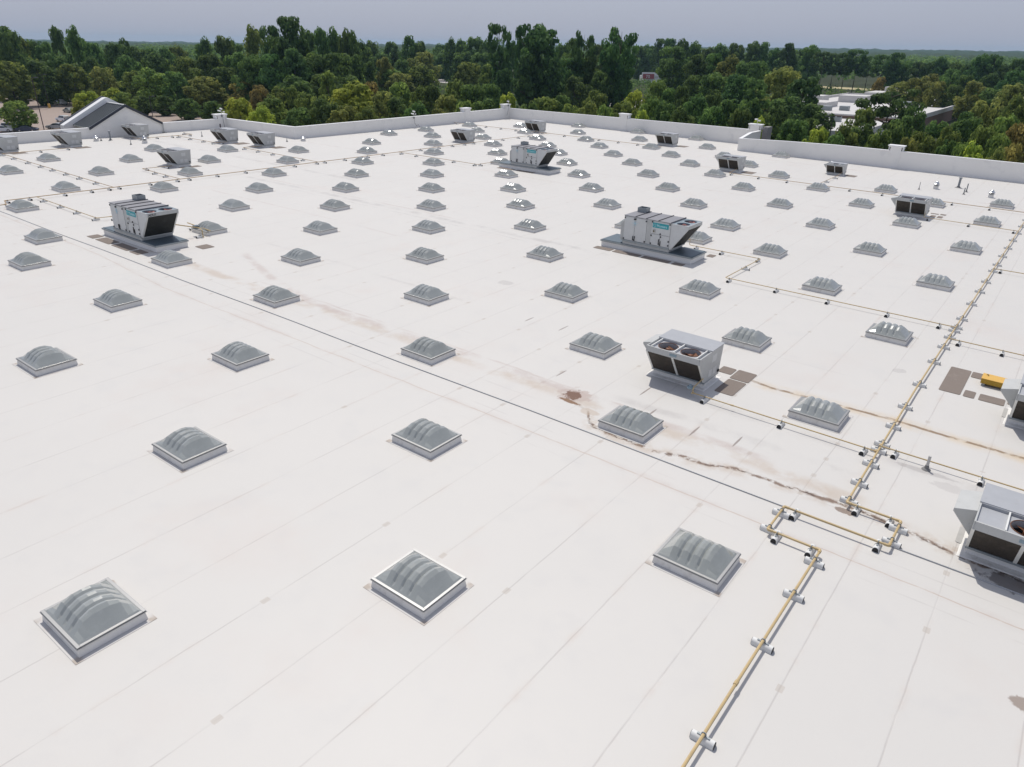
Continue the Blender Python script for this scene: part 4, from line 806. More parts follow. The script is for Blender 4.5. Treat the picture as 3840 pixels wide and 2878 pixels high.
cam_post(-64.9, 87.6, 2.45, 'camera post on the far corner pier', [(.1, -.25, .25, .6)], [(.14, 0, -.3), (.12, -.2, -1.2), (.15, -.5, -1.9)])
cam_post(-23.0, 88.3, 2.95, 'camera post on the pier where the right wall steps forward', [(-.2, 0, .35, 2.8), (.2, 0, .2, .4)])

# ================================================================ GROUND, LOT, FAR COUNTRY
def ground_mat():
    g = NG('woodland_floor'); a = g.noise(0.05, 5, 0.6); b = g.noise(0.6, 5, 0.65, off=4)
    c = g.mix(a, (0.030, 0.042, 0.018), (0.060, 0.070, 0.030)); c = g.mix(g.m('MULTIPLY', b, 0.5), c, (0.035, 0.03, 0.02)); g.base(c); g.set(0.95, 0, 0.1); return g.mat
def lot_mat():
    g = NG('pinkish_asphalt'); a = g.noise(0.12, 5, 0.6); b = g.noise(1.6, 4, 0.6, off=2)
    c = g.mix(a, (0.30, 0.235, 0.195), (0.39, 0.315, 0.27)); c = g.mix(g.m('MULTIPLY', b, 0.35), c, (0.25, 0.21, 0.19)); g.base(c); g.set(0.9, 0, 0.2); return g.mat
def struct(o): tag(o, None, None, None, 'structure'); return o
N = 72; R = 5200
m = MB(); m.add([(R * math.cos(2 * math.pi * k / N), R * math.sin(2 * math.pi * k / N), GZ) for k in range(N)], [list(range(N))]); struct(m.build('ground', ground_mat()))
LOT = [(-345, -10), (-92, -10), (-92, 30), (-92, 60), (-78, 60), (-78, 98), (-125, 105), (-185, 108.5), (-233, 111), (-298, 118), (-345, 104)]
lotm = lot_mat()
m = MB(); m.add([(x, y, GZ + 0.02) for x, y in LOT], [list(range(len(LOT)))]); struct(m.build('parking_lot', lotm))
m = MB()
for k in range(26):                                        # stall lines
    for (ox, oy) in ((-185, 52), (-249, 81)):
        a = math.atan2(0.61, 0.79); u = Vector((math.cos(a), math.sin(a))); v = Vector((-u.y, u.x))
        c = Vector((ox, oy)) + v * (k - 10) * 2.75
        if k > 20 and ox > -200: continue
        q = [c + u * s * 2.6 + v * t * 0.06 for s, t in ((-1, -1), (1, -1), (1, 1), (-1, 1))]; m.add([(p.x, p.y, GZ + 0.024) for p in q], [[0, 1, 2, 3]])
struct(m.build('stall_markings', mat_simple('worn_line_paint', (0.55, 0.52, 0.48), 0.8, 0, 0.2, 2)))
m = MB(); m.add([(x, y, GZ + 0.03) for x, y in ((-345, 105.5), (-298, 119.5), (-233, 112.5), (-185, 110), (-125, 106.5), (-125, 110.5), (-185, 114), (-233, 116.5), (-298, 123.5), (-345, 109.5))], [[0, 1, 8, 9], [1, 2, 7, 8], [2, 3, 6, 7], [3, 4, 5, 6]]); struct(m.build('kerb_strip', mat_simple('dark_mulch', (0.06, 0.04, 0.035), 0.95, 0, 0.3, 2)))
m = MB(); m.add([(x, y, GZ + 0.02) for x, y in ((-400, 390), (-340, 330), (-290, 325), (-330, 420))], [[0, 1, 2, 3]]); struct(m.build('clearing', mat_simple('pale_pavement', (0.42, 0.39, 0.36), 0.9, 0, 0.15, 0.3)))
m = MB(); m.add([(x, y, GZ + 0.02) for x, y in ((-150, 470), (-20, 440), (-20, 462), (-150, 494))], [[0, 1, 2, 3]]); struct(m.build('field', mat_simple('dry_grass_field', (0.42, 0.36, 0.20), 0.95, 0, 0.15, 0.2)))
m = MB(); m.add([(x, y, GZ + 0.02) for x, y in ((-175, 240), (-140, 225), (-110, 255), (-150, 285))], [[0, 1, 2, 3]]); struct(m.build('pavement', mat_simple('light_concrete_pavement', (0.45, 0.42, 0.38), 0.9, 0, 0.15, 0.3)))

rng = np.random.default_rng(7)
def np_mesh(name, V, F4, mats, tint=None):
    me = bpy.data.meshes.new(name); nv, nf = len(V), len(F4)
    me.vertices.add(nv); me.vertices.foreach_set('co', np.asarray(V, np.float32).ravel())
    me.loops.add(nf * 4); me.loops.foreach_set('vertex_index', np.asarray(F4, np.int32).ravel())
    me.polygons.add(nf); me.polygons.foreach_set('loop_start', np.arange(0, nf * 4, 4, dtype=np.int32))
    for x in mats: me.materials.append(x)
    if tint is not None:
        at = me.attributes.new('tint', 'FLOAT', 'POINT'); at.data.foreach_set('value', np.asarray(tint, np.float32))
    me.update(calc_edges=True); me.validate(); return me

def leaf_mat(name, lo, hi, trans=0.35):
    g = NG(name); at = g.n('ShaderNodeAttribute'); at.attribute_name = 'tint'; oi = g.n('ShaderNodeObjectInfo')
    c = g.mix(at.outputs['Fac'], lo, hi)
    hs = g.n('ShaderNodeHueSaturation'); g.l(c, hs.inputs['Color']); g.l(g.m('ADD', 0.492, g.m('MULTIPLY', oi.outputs['Random'], 0.03)), hs.inputs['Hue']); g.l(g.m('ADD', 0.78, g.m('MULTIPLY', oi.outputs['Random'], 0.44)), hs.inputs['Value'])
    g.base(hs.outputs[0]); g.set(0.75, 0, 0.15)
    tr = g.n('ShaderNodeBsdfTranslucent'); hb = g.n('ShaderNodeHueSaturation'); hb.inputs['Hue'].default_value = 0.49; hb.inputs['Value'].default_value = 1.7; g.l(hs.outputs[0], hb.inputs['Color']); g.l(hb.outputs[0], tr.inputs[0]); mx = g.n('ShaderNodeMixShader'); mx.inputs[0].default_value = trans
    g.l(g.b.outputs[0], mx.inputs[1]); g.l(tr.outputs[0], mx.inputs[2]); g.l(mx.outputs[0], g.out.inputs[0]); return g.mat
LM = {'d': leaf_mat('dark_foliage', (0.035, 0.074, 0.023), (0.156, 0.228, 0.056), 0.42), 'm': leaf_mat('mid_foliage', (0.057, 0.102, 0.027), (0.244, 0.301, 0.066), 0.42),
      'l': leaf_mat('light_foliage', (0.121, 0.173, 0.027), (0.412, 0.442, 0.066), 0.42), 'o': leaf_mat('olive_foliage', (0.076, 0.105, 0.029), (0.291, 0.301, 0.076), 0.42),
      'r': leaf_mat('russet_foliage', (0.095, 0.092, 0.032), (0.341, 0.271, 0.080), 0.42), 'n': leaf_mat('pine_foliage', (0.027, 0.067, 0.023), (0.122, 0.195, 0.050), 0.34)}
M['bark'] = mat_simple('grey_brown_bark', (0.11, 0.085, 0.065), 0.95, 0, 0.3, 3)

def leaves(centers, radii, per, size, flat=0.8, up=0.55):
    """leaf cards scattered over the surface of every clump"""
    n = len(centers); C_ = np.repeat(centers, per, 0); Rr = np.repeat(radii, per, 0)
    d = rng.normal(size=(n * per, 3)); d /= np.linalg.norm(d, axis=1)[:, None]
    rad = rng.uniform(0.78, 1.06, (n * per, 1)); P = C_ + d * Rr * rad * np.array([1, 1, flat])
    nrm = d * 1.1 + rng.normal(size=d.shape) * 0.42 + np.array([0, 0, up]); nrm /= np.linalg.norm(nrm, axis=1)[:, None]
    t = np.cross(nrm, rng.normal(size=d.shape)); t /= np.linalg.norm(t, axis=1)[:, None]; b = np.cross(nrm, t)
    s = size * rng.uniform(0.55, 1.25, (n * per, 1)); a = rng.uniform(0.5, 0.9, (n * per, 1))
    V = np.stack([P - t * s, P + b * s * a, P + t * s, P - b * s * a], 1).reshape(-1, 3)
    F = np.arange(n * per * 4).reshape(-1, 4)
    tint = np.clip(np.repeat(rng.uniform(0, 1, n), per) * 0.55 + rng.uniform(0, 0.5, n * per), 0, 1)
    return V, F, np.repeat(tint, 4)

def make_tree(kind, seed):
    """unit tree: height 1, crown radius about 0.5 (scaled per axis when placed)"""
    global rng
    rng = np.random.default_rng(seed)
    cs, rs = [], []
    if kind == 'b':
        for k in range(84):
            th = rng.uniform(0, 2 * math.pi); z = rng.uniform(0.08, 0.95); prof = math.sin(min(1, (z - 0.02) / 0.40) * math.pi / 2) * math.sqrt(max(0, 1 - max(0, (z - 0.45) / 0.54) ** 2))
            r = 0.43 * prof * math.sqrt(rng.uniform(0.2, 1)) * rng.uniform(0.8, 1.14); cs.append((r * math.cos(th), r * math.sin(th), z * 0.95)); rs.append(rng.uniform(0.07, 0.13))
        per, size, zf, trunk = 62, 0.034, 0.72, 0.55
    elif kind == 'p':
        for k in range(60):
            th = rng.uniform(0, 2 * math.pi); z = rng.uniform(0.12, 0.96); prof = math.sqrt(max(0, 1 - abs((z - 0.42) / 0.58) ** 2.0))
            r = 0.40 * prof * math.sqrt(rng.uniform(0.1, 1)); cs.append((r * math.cos(th), r * math.sin(th), z)); rs.append(rng.uniform(0.09, 0.16))
        per, size, zf, trunk = 62, 0.036, 0.5, 0.7
    elif kind == 'n':
        for k in range(92):
            th = rng.uniform(0, 2 * math.pi); z = rng.uniform(0.16, 0.95); prof = (0.80 + 0.20 * math.sin(z * 13 + seed * 2 + th)) * math.sqrt(max(0, 1 - abs((z - 0.50) / 0.50) ** 2.4))
            r = 0.44 * prof * math.sqrt(rng.uniform(0.15, 1)); cs.append((r * math.cos(th), r * math.sin(th), z)); rs.append(rng.uniform(0.075, 0.135))
        per, size, zf, trunk = 60, 0.031, 0.5, 0.92
    else:                                                  # tall pine: bare trunk, separate flat clumps, sky between them
        for k in range(40):
            th = rng.uniform(0, 2 * math.pi); z = rng.uniform(0.50, 0.97); prof = math.sqrt(max(0, 1 - ((z - 0.74) / 0.30) ** 2))
            r = 0.46 * prof * math.sqrt(rng.uniform(0.25, 1)); cs.append((r * math.cos(th), r * math.sin(th), z)); rs.append(rng.uniform(0.08, 0.135))
        per, size, zf, trunk = 80, 0.028, 0.42, 0.94
    cs, rs = np.array(cs), np.array(rs)[:, None]
    cs = cs - np.array([cs[:, 0].mean(), cs[:, 1].mean(), 0])
    V, F, T = leaves(cs, rs, per, size, zf)
    crown = np_mesh('crown', V, F, [LM['d']], T)
    m = MB(); w = 0.016 if kind in 'nu' else 0.02
    top = trunk; bend = [(rng.uniform(-.02, .02) * t, rng.uniform(-.02, .02) * t, top * t) for t in (0, .3, .6, .85, 1)]
    m.tube(bend, [w * 1.25, w, w * .8, w * .55, w * .2], 7)
    for k in range(9 if kind == 'u' else 6):
        c = cs[int(rng.integers(len(cs)))]; z0 = max(0.12, min(top * 0.93, c[2] - rng.uniform(.05, .16)))
        m.tube([(0, 0, z0), (c[0] * .5, c[1] * .5, (z0 + c[2]) / 2 + .01), (c[0] * .92, c[1] * .92, c[2])], [w * .45, w * .3, w * .12], 5, False)
    me = m.build('trunk', M['bark'], None, 0, 60); tm = me.data; bpy.data.objects.remove(me)
    return crown, tm
VAR = {'b': [make_tree('b', s) for s in (1, 2, 3, 4, 5)], 'p': [make_tree('p', s) for s in (11, 12)], 'n': [make_tree('n', s) for s in (21, 22, 23, 24)], 'u': [make_tree('u', s) for s in (31, 32, 33)]}
KIND = {'b': 'round leafy', 'p': 'narrow upright', 'n': 'bushy pine', 'u': 'tall sparse pine'}
TONE = {'d': 'dark green', 'm': 'mid green', 'l': 'yellow-green', 'o': 'olive green', 'r': 'russet', 'n': 'deep green'}
ROWN = {'s': 'skyline', 'm': 'middle', 'f': 'front'}
TREES = [['s',-294.9,100.7,25.4,10.3,'b','d'],['s',-303.0,107.4,21.2,8.0,'b','m'],['s',-311.1,114.1,20.7,7.4,'b','d'],['s',-305.1,115.7,20.5,6.6,'b','d'],['s',-298.5,118.5,23.3,6.2,'p','d'],['s',-291.9,121.3,23.6,6.9,'p','d'],['s',-299.8,128.1,21.8,6.4,'b','d'],['s',-312.0,137.5,20.1,7.1,'b','d'],['s',-327.8,150.8,19.5,8.4,'b','d'],['s',-298.4,142.7,20.3,5.9,'n','n'],['s',-314.2,155.5,18.8,9.2,'b','d'],['s',-321.0,164.1,17.9,9.5,'b','d'],['s',-327.2,173.8,18.1,9.8,'b','d'],['s',-333.0,183.8,18.7,10.6,'b','m'],['s',-267.1,157.8,22.1,8.1,'b','d'],['s',-254.6,158.8,23.1,9.0,'b','d'],['s',-261.1,167.3,21.8,7.8,'b','d'],['s',-232.4,156.2,24.4,7.9,'p','m'],['s',-204.4,143.7,24.3,8.4,'n','n'],['s',-185.2,136.1,26.4,12.7,'n','n'],['s',-213.4,165.0,23.1,7.4,'p','d'],['s',-206.8,165.3,23.8,7.0,'p','d'],['s',-207.9,171.8,24.1,7.1,'p','d'],['s',-197.7,168.4,23.6,6.6,'p','d'],['s',-196.1,170.2,23.0,5.9,'p','d'],['s',-231.3,205.8,21.9,8.2,'b','d'],['s',-295.1,269.5,22.7,9.4,'b','d'],['s',-295.9,283.3,22.2,11.3,'b','d'],['s',-267.8,269.0,25.5,8.5,'b','d'],['s',-264.2,272.5,22.7,8.0,'b','d'],['s',-338.0,367.9,21.5,11.1,'b','d'],['s',-273.4,305.1,24.4,8.1,'b','d'],['s',-268.3,309.6,23.6,11.9,'b','d'],['s',-257.0,306.1,25.2,11.7,'b','d'],['s',-246.2,302.1,23.2,9.3,'b','d'],['s',-147.5,189.0,25.8,7.2,'u','n'],['s',-187.2,246.8,21.7,6.3,'n','n'],['s',-129.1,177.9,25.2,5.5,'u','n'],['s',-119.1,172.8,25.0,13.4,'n','n'],['s',-124.4,175.2,22.5,7.4,'n','n'],['s',-170.1,259.2,22.3,8.3,'b','d'],['s',-128.0,203.1,22.1,7.2,'n','d'],['s',-114.6,187.9,24.2,6.0,'u','n'],['s',-157.3,267.4,22.2,8.3,'b','d'],['s',-102.9,189.2,25.0,10.6,'u','n'],['s',-108.6,197.4,21.4,8.6,'n','n'],['s',-243.8,459.9,22.2,13.5,'b','d'],['s',-238.2,462.8,22.9,13.4,'b','d'],['s',-223.4,448.0,25.0,11.0,'n','n'],['s',-217.5,451.0,25.0,14.1,'n','n'],['s',-158.9,346.1,23.7,8.9,'n','n'],['s',-158.2,357.5,22.8,9.1,'n','d'],['s',-160.1,378.6,21.5,11.6,'b','d'],['s',-157.7,390.5,22.1,10.7,'n','d'],['s',-150.8,393.4,22.7,10.6,'n','d'],['s',-142.6,396.6,23.4,10.6,'n','d'],['s',-137.8,398.4,23.0,8.9,'n','d'],['s',-135.6,409.8,20.5,9.1,'n','n'],['s',-126.1,402.5,22.7,10.4,'n','n'],['s',-123.2,414.0,20.0,10.6,'n','d'],['s',-115.8,405.9,22.0,11.3,'n','d'],['s',-106.5,398.2,19.1,10.0,'u','n'],['s',-101.4,399.7,18.4,9.9,'u','n'],['s',-96.2,401.1,18.7,10.9,'u','n'],['s',-91.4,402.4,20.2,10.3,'u','n'],['s',-85.8,403.7,17.4,9.8,'u','d'],['s',-82.1,414.9,18.1,8.9,'u','n'],['s',-74.9,406.2,19.2,9.6,'n','n'],['s',-69.5,407.3,15.6,9.6,'n','d'],['s',-62.6,398.5,15.8,9.3,'n','n'],['s',-59.3,409.2,15.6,9.4,'n','n'],['s',-53.6,400.0,17.8,8.7,'n','n'],['s',-47.9,400.9,15.7,9.1,'n','d'],['s',-40.3,381.8,15.7,9.4,'n','n'],['s',-34.7,372.5,19.1,10.4,'n','n'],['s',-29.8,373.1,19.3,9.5,'n','n'],['s',-23.6,363.7,15.8,8.0,'n','n'],['s',-20.0,364.0,17.6,8.7,'n','n'],['m',-258.0,85.1,14.3,13.9,'b','m'],['m',-264.4,96.4,14.4,10.2,'b','d'],['m',-271.8,104.8,16.8,9.3,'b','d'],['m',-260.9,104.9,13.6,9.4,'b','m'],['m',-267.6,114.2,15.2,8.5,'b','d'],['m',-248.2,108.6,12.8,8.6,'b','o'],['m',-272.7,126.9,18.4,9.3,'n','n'],['m',-235.3,112.3,11.7,8.2,'b','m'],['m',-253.7,120.1,15.7,9.4,'b','d'],['m',-224.0,112.2,12.7,11.0,'b','m'],['m',-267.3,137.3,16.4,10.9,'b','d'],['m',-214.0,114.0,12.2,9.0,'b','d'],['m',-245.0,136.3,15.8,10.4,'b','m'],['m',-199.5,115.0,11.1,11.7,'b','o'],['m',-223.7,132.9,17.0,9.8,'b','d'],['m',-211.2,133.9,18.1,9.6,'b','d'],['m',-185.9,117.8,10.3,7.4,'b','r'],['m',-183.9,120.8,16.3,10.0,'n','d'],['m',-204.9,125.3,13.6,9.8,'b','d'],['m',-176.6,122.5,16.7,9.9,'n','n'],['m',-173.0,127.4,18.0,10.0,'n','n'],['m',-173.4,135.0,16.8,10.5,'n','d'],['m',-169.6,139.7,17.1,10.6,'n','d'],['m',-170.2,146.6,16.8,9.1,'n','d'],['m',-178.7,159.7,15.6,7.7,'b','d'],['m',-160.8,118.6,12.5,10.7,'b','d'],['m',-157.9,125.6,13.0,9.5,'b','d'],['m',-156.2,132.2,12.4,8.3,'b','d'],['m',-263.4,244.9,16.8,11.8,'b','d'],['m',-204.1,191.1,16.7,7.1,'b','o'],['m',-242.1,238.1,14.5,8.1,'b','d'],['m',-292.2,287.1,17.4,13.4,'b','d'],['m',-202.3,193.0,12.2,9.7,'b','m'],['m',-192.9,188.4,11.1,10.9,'b','o'],['m',-249.2,259.3,17.8,13.4,'b','o'],['m',-194.6,200.8,13.6,11.7,'b','m'],['m',-320.7,343.1,14.8,12.3,'b','d'],['m',-314.9,348.4,18.4,18.5,'b','d'],['m',-241.7,279.7,18.0,13.8,'b','d'],['m',-174.8,205.4,15.2,11.7,'b','m'],['m',-228.8,277.5,17.8,12.0,'b','d'],['m',-155.8,195.2,15.1,7.9,'b','m'],['m',-148.1,191.1,18.3,7.3,'n','n'],['m',-134.0,174.2,13.6,6.7,'n','n'],['m',-119.4,166.5,17.7,8.5,'n','n'],['m',-114.1,170.3,16.6,9.1,'n','n'],['m',-117.4,186.1,16.7,9.1,'n','n'],['m',-113.3,188.8,17.1,8.5,'n','d'],['m',-105.4,170.1,13.2,8.3,'b','d'],['m',-105.1,182.1,14.3,6.4,'b','d'],['m',-104.8,188.1,16.7,7.1,'n','n'],['m',-99.8,187.5,15.3,5.8,'n','n'],['m',-117.7,254.9,20.2,13.3,'n','d'],['m',-115.8,244.7,16.2,7.2,'n','d'],['m',-101.9,240.3,17.7,10.6,'n','d'],['m',-96.7,242.6,18.3,8.5,'n','d'],['m',-90.1,239.9,18.7,10.0,'b','o'],['m',-83.4,237.2,17.2,9.1,'b','d'],['m',-76.1,229.3,16.6,8.4,'n','d'],['m',-73.0,187.5,13.9,9.4,'n','d'],['m',-79.4,190.1,13.1,6.9,'n','d'],['m',-65.5,185.1,13.6,7.8,'n','n'],['m',-57.2,177.6,13.5,7.4,'n','d'],['m',-55.1,189.0,15.7,11.7,'n','o'],['m',-41.9,167.0,14.4,8.9,'n','n'],['m',-43.7,161.2,11.4,8.8,'b','d'],['m',-34.9,153.5,10.3,7.2,'b','d'],['m',-59.9,317.4,11.6,5.4,'b','r'],['m',-45.1,279.6,11.2,7.7,'b','o'],['m',-39.4,280.7,12.9,8.9,'b','o'],['m',-38.4,291.0,14.1,7.5,'b','o'],['m',-32.1,271.8,12.1,7.3,'b','o'],['m',-27.4,272.5,11.1,6.9,'b','d'],['m',-26.0,282.8,13.0,8.1,'n','d'],['m',-19.2,253.5,13.0,8.1,'b','o'],['m',-13.3,244.1,11.6,8.2,'b','d'],['m',-7.7,234.6,13.2,7.8,'b','o'],['m',-36.4,321.7,14.3,9.2,'n','d'],['m',-22.0,303.5,13.5,8.5,'n','n'],['m',-13.0,284.3,14.7,7.8,'n','n'],['f',-200.5,80.7,8.3,6.4,'b','l'],['f',-198.6,77.6,6.0,4.3,'b','l'],['f',-200.7,87.5,8.6,7.9,'b','l'],['f',-197.7,89.1,7.7,6.6,'b','m'],['f',-208.3,99.1,5.9,5.6,'b','d'],['f',-205.4,104.7,5.8,6.3,'b','d'],['f',-189.5,102.4,6.0,6.8,'b','d'],['f',-169.1,97.5,6.6,5.5,'b','d'],['f',-123.9,75.6,10.4,6.8,'b','l'],['f',-150.2,99.2,11.3,6.0,'b','r'],['f',-124.3,83.9,10.1,7.2,'b','m'],['f',-113.3,73.4,9.3,5.6,'b','l'],['f',-139.3,97.3,11.1,6.0,'b','m'],['f',-138.1,99.0,11.3,5.1,'b','m'],['f',-106.7,77.4,9.3,6.5,'b','d'],['f',-114.4,88.6,10.9,5.3,'b','m'],['f',-128.0,95.7,10.4,5.5,'b','m'],['f',-140.4,112.2,13.2,5.2,'p','m'],['f',-103.8,81.1,11.1,6.2,'b','d'],['f',-115.2,98.6,13.0,9.6,'b','l'],['f',-126.2,113.4,12.4,5.9,'b','r'],['f',-106.0,98.4,11.6,6.6,'b','o'],['f',-114.3,111.4,12.8,6.8,'b','m'],['f',-96.9,93.5,11.1,5.8,'b','d'],['f',-108.0,110.6,12.1,4.8,'b','m'],['f',-102.3,109.2,12.7,5.1,'b','d'],['f',-92.0,102.4,11.4,5.6,'b','o'],['f',-108.5,123.8,13.1,6.5,'b','m'],['f',-92.7,111.1,13.2,6.9,'b','d'],['f',-99.4,125.1,12.7,5.7,'b','d'],['f',-82.5,102.7,11.4,5.8,'b','d'],['f',-77.6,104.0,12.3,4.2,'b','l'],['f',-84.0,98.8,10.9,4.7,'b','m'],['f',-98.6,81.1,10.1,6.4,'b','o'],['f',-94.4,82.9,9.7,5.4,'b','m'],['f',-88.0,89.7,10.6,5.5,'b','d'],['f',-82.9,90.4,10.0,5.4,'b','o'],['f',-73.0,110.0,11.6,7.3,'b','m'],['f',-71.3,102.5,11.0,4.6,'b','d'],['f',-63.6,104.2,11.1,4.5,'b','m'],['f',-74.9,118.4,11.6,5.1,'b','d'],['f',-62.5,108.5,11.3,4.9,'b','o'],['f',-76.8,134.9,12.1,5.5,'b','m'],['f',-56.3,104.1,11.2,4.3,'b','m'],['f',-55.6,109.1,11.8,5.3,'b','m'],['f',-64.9,130.3,12.5,5.4,'b','l'],['f',-74.6,159.1,13.5,5.6,'b','m'],['f',-54.7,118.7,12.0,4.9,'b','m'],['f',-46.8,100.3,11.2,3.1,'b','l'],['f',-47.9,110.9,11.9,5.2,'b','d'],['f',-41.9,104.9,11.5,4.9,'b','d'],['f',-48.1,124.1,12.5,5.6,'b','d'],['f',-38.7,109.7,11.8,5.3,'b','d'],['f',-50.6,137.2,13.3,5.6,'b','d'],['f',-41.7,124.7,12.4,5.5,'b','d'],['f',-33.1,108.7,11.8,4.8,'b','d'],['f',-25.8,96.5,11.6,3.3,'b','l'],['f',-37.6,124.1,12.6,5.0,'b','d'],['f',-28.7,108.2,11.2,3.9,'b','d'],['f',-65.2,147.0,12.5,4.5,'b','d'],['f',-60.5,143.7,12.3,4.7,'n','d'],['f',-24.0,107.7,10.7,5.3,'b','d'],['f',-34.0,127.6,11.1,5.7,'b','d'],['f',-17.8,99.1,10.5,3.9,'b','l'],['f',-22.9,112.2,10.6,4.6,'b','d'],['f',-14.1,93.9,10.4,3.9,'b','d'],['f',-15.3,103.9,10.8,4.5,'b','m'],['f',-19.8,131.6,11.5,5.1,'b','m'],['f',-14.8,110.2,10.8,4.4,'b','d'],['f',-19.2,147.1,13.6,10.0,'u','n'],['f',-10.2,101.0,10.9,4.0,'b','m'],['f',-9.7,108.2,11.1,4.2,'b','d'],['f',-11.9,133.2,12.3,4.8,'b','d'],['f',-11.5,121.1,11.5,4.6,'b','d'],['f',-4.6,91.9,10.8,3.4,'b','o'],['f',-4.3,100.0,11.1,4.1,'b','m'],['f',-4.7,110.1,11.6,4.1,'b','d'],['f',-2.1,104.4,11.6,3.6,'b','m'],['f',-0.4,91.5,11.0,2.9,'b','d'],['f',1.7,88.8,10.9,2.8,'b','m'],['f',3.2,88.0,11.0,3.5,'b','l'],['f',-3.1,126.5,12.2,5.0,'b','d'],['f',-3.2,142.6,13.1,6.2,'b','o'],['f',1.8,104.9,11.8,3.8,'b','m'],['f',4.7,95.1,11.7,3.5,'b','m'],['f',2.6,120.0,12.3,4.7,'b','m'],['f',5.3,107.2,12.1,3.6,'b','r'],['f',6.8,88.3,11.3,3.0,'b','r'],['f',5.6,85.2,10.9,2.6,'b','o'],['f',1.3,150.1,13.8,5.1,'b','m']]
TREES.append(['lot', -190.8, 60.2, 7.0, 7.6, 'b', 'm'])
_by = {}
random.seed(5)
cam2 = Vector((CAM.x, CAM.y))
def img_x(x, y): d = Vector((x - CAM.x, y - CAM.y)); return d.dot(Vector((_r.x, _r.y))) / d.dot(Vector((_f.x, _f.y)))
for t in sorted(TREES, key=lambda t: img_x(t[1], t[2])):
    row, x, y, h, w, k, tn = t
    cr, tr = random.choice(VAR[k]); nm = 'pine_tree' if k in 'nu' else 'leafy_tree'
    root = thing(nm, 'x', 'tree', 'trees in the %s row behind the parapet' % ROWN[row] if row != 'lot' else None)
    c = link('crown', cr, root); c.material_slots[0].link = 'OBJECT'; c.material_slots[0].material = LM[tn]
    link('trunk', tr, root)
    wf = w * rnd(1.10, 1.28); root.matrix_world = Matrix.Translation((x, y, GZ - 0.05)) @ Matrix.Rotation(rnd(0, 6.28), 4, 'Z') @ Matrix.Diagonal((wf, wf, h * (1.03 if k != 'b' else 1.0), 1))
    if row == 'lot': root['label'] = 'yellow-green tree standing alone among the parked cars'; continue
    key = (row, k, tn); _by[key] = _by.get(key, 0) + 1
    root['label'] = '%s %s tree, %s from left of its kind, %s tree row' % (TONE[tn], KIND[k], ORD[_by[key] - 1], ROWN[row])

# undergrowth between the trunks, and the far-off wood that reads as one mass
def scatter_wood(name, pts, rad, zc, per, size, mat):
    V, F, T = leaves(np.array(pts), np.array(rad)[:, None], per, size, 0.7); o = link(name, np_mesh(name, V, F, [LM[mat]], T)); tag(o, None, None, None, 'stuff'); return o
rng = np.random.default_rng(99); f2 = np.array([_f.x, _f.y]); f2 /= np.linalg.norm(f2); r2 = np.array([f2[1], -f2[0]])
def wedge(n, d0, d1, half=0.86):
    d = np.sqrt(rng.uniform(d0 ** 2, d1 ** 2, n)); a = rng.uniform(-half, half, n) * 0.92
    return np.stack([CAM.x + d * (f2[0] * np.cos(a) + r2[0] * np.sin(a)), CAM.y + d * (f2[1] * np.cos(a) + r2[1] * np.sin(a))], 1), d, a
def clear(P):
    x, y = P[:, 0], P[:, 1]; ok = ~((y < 112) & (x < -66)) & ~((x > -90) & (y < 96)) & ~((x > -84) & (x < -20) & (y > 180) & (y < 345)) & ~((x > -420) & (x < -280) & (y > 300) & (y < 430))
    ok &= ~((x > -180) & (x < -95) & (y > 215) & (y < 300)) & ~((x > -165) & (x < -5) & (y > 400) & (y < 505)) & ~((x > -300) & (x < -160) & (y > 420) & (y < 560)); return ok
P, d, a = wedge(2600, 120, 480); P = P[clear(P)]
hz = rng.uniform(0.6, 3.2, len(P)); scatter_wood('undergrowth', np.column_stack([P, GZ + hz]), rng.uniform(1.2, 3.0, len(P)), 0, 40, 0.42, 'd')
P, d, a = wedge(5200, 540, 1500); 
zt = GZ + rng.uniform(7.5, 15.5, len(P)) ; scatter_wood('distant_wood', np.column_stack([P, zt - 2.5]), rng.uniform(3.5, 7.0, len(P)), 0, 44, 1.15, 'd')
def hills():
    na, nr = 260, 46; A = np.linspace(-1.05, 1.05, na); RR = np.geomspace(1250, 5000, nr); V = []
    for i, r in enumerate(RR):
        for a_ in A:
            x = CAM.x + r * (f2[0] * math.cos(a_) + r2[0] * math.sin(a_)); y = CAM.y + r * (f2[1] * math.cos(a_) + r2[1] * math.sin(a_))
            e = min(1, max(0, (r - 1600) / 2200)); side = min(1, max(0, (a_ + 0.35) / 0.9))
            z = GZ + 11 + e * (2 + 16 * side + 2.5 * math.sin(a_ * 7 + 1) + 2 * math.sin(a_ * 17 + r * 0.002)) + rng.normal() * (1.6 + r * 0.0004)
            if i == 0: z = GZ - 1
            V.append((x, y, z))
    F = [[i * na + j, i * na + j + 1, (i + 1) * na + j + 1, (i + 1) * na + j] for i in range(nr - 1) for j in range(na - 1)]
    g = NG('far_forest_cover'); c = g.mix(g.noise(0.02, 6, 0.7), (0.020, 0.036, 0.018), (0.060, 0.080, 0.034)); c = g.mix(g.m('MULTIPLY', g.step(0.66, 0.74, g.noise(0.004, 4, 0.6, off=8)), 0.35), c, (0.16, 0.14, 0.09)); g.base(c); g.set(0.95, 0, 0.05)
    o = link('hills', np_mesh('hills', V, F, [g.mat])); struct(o)
hills()

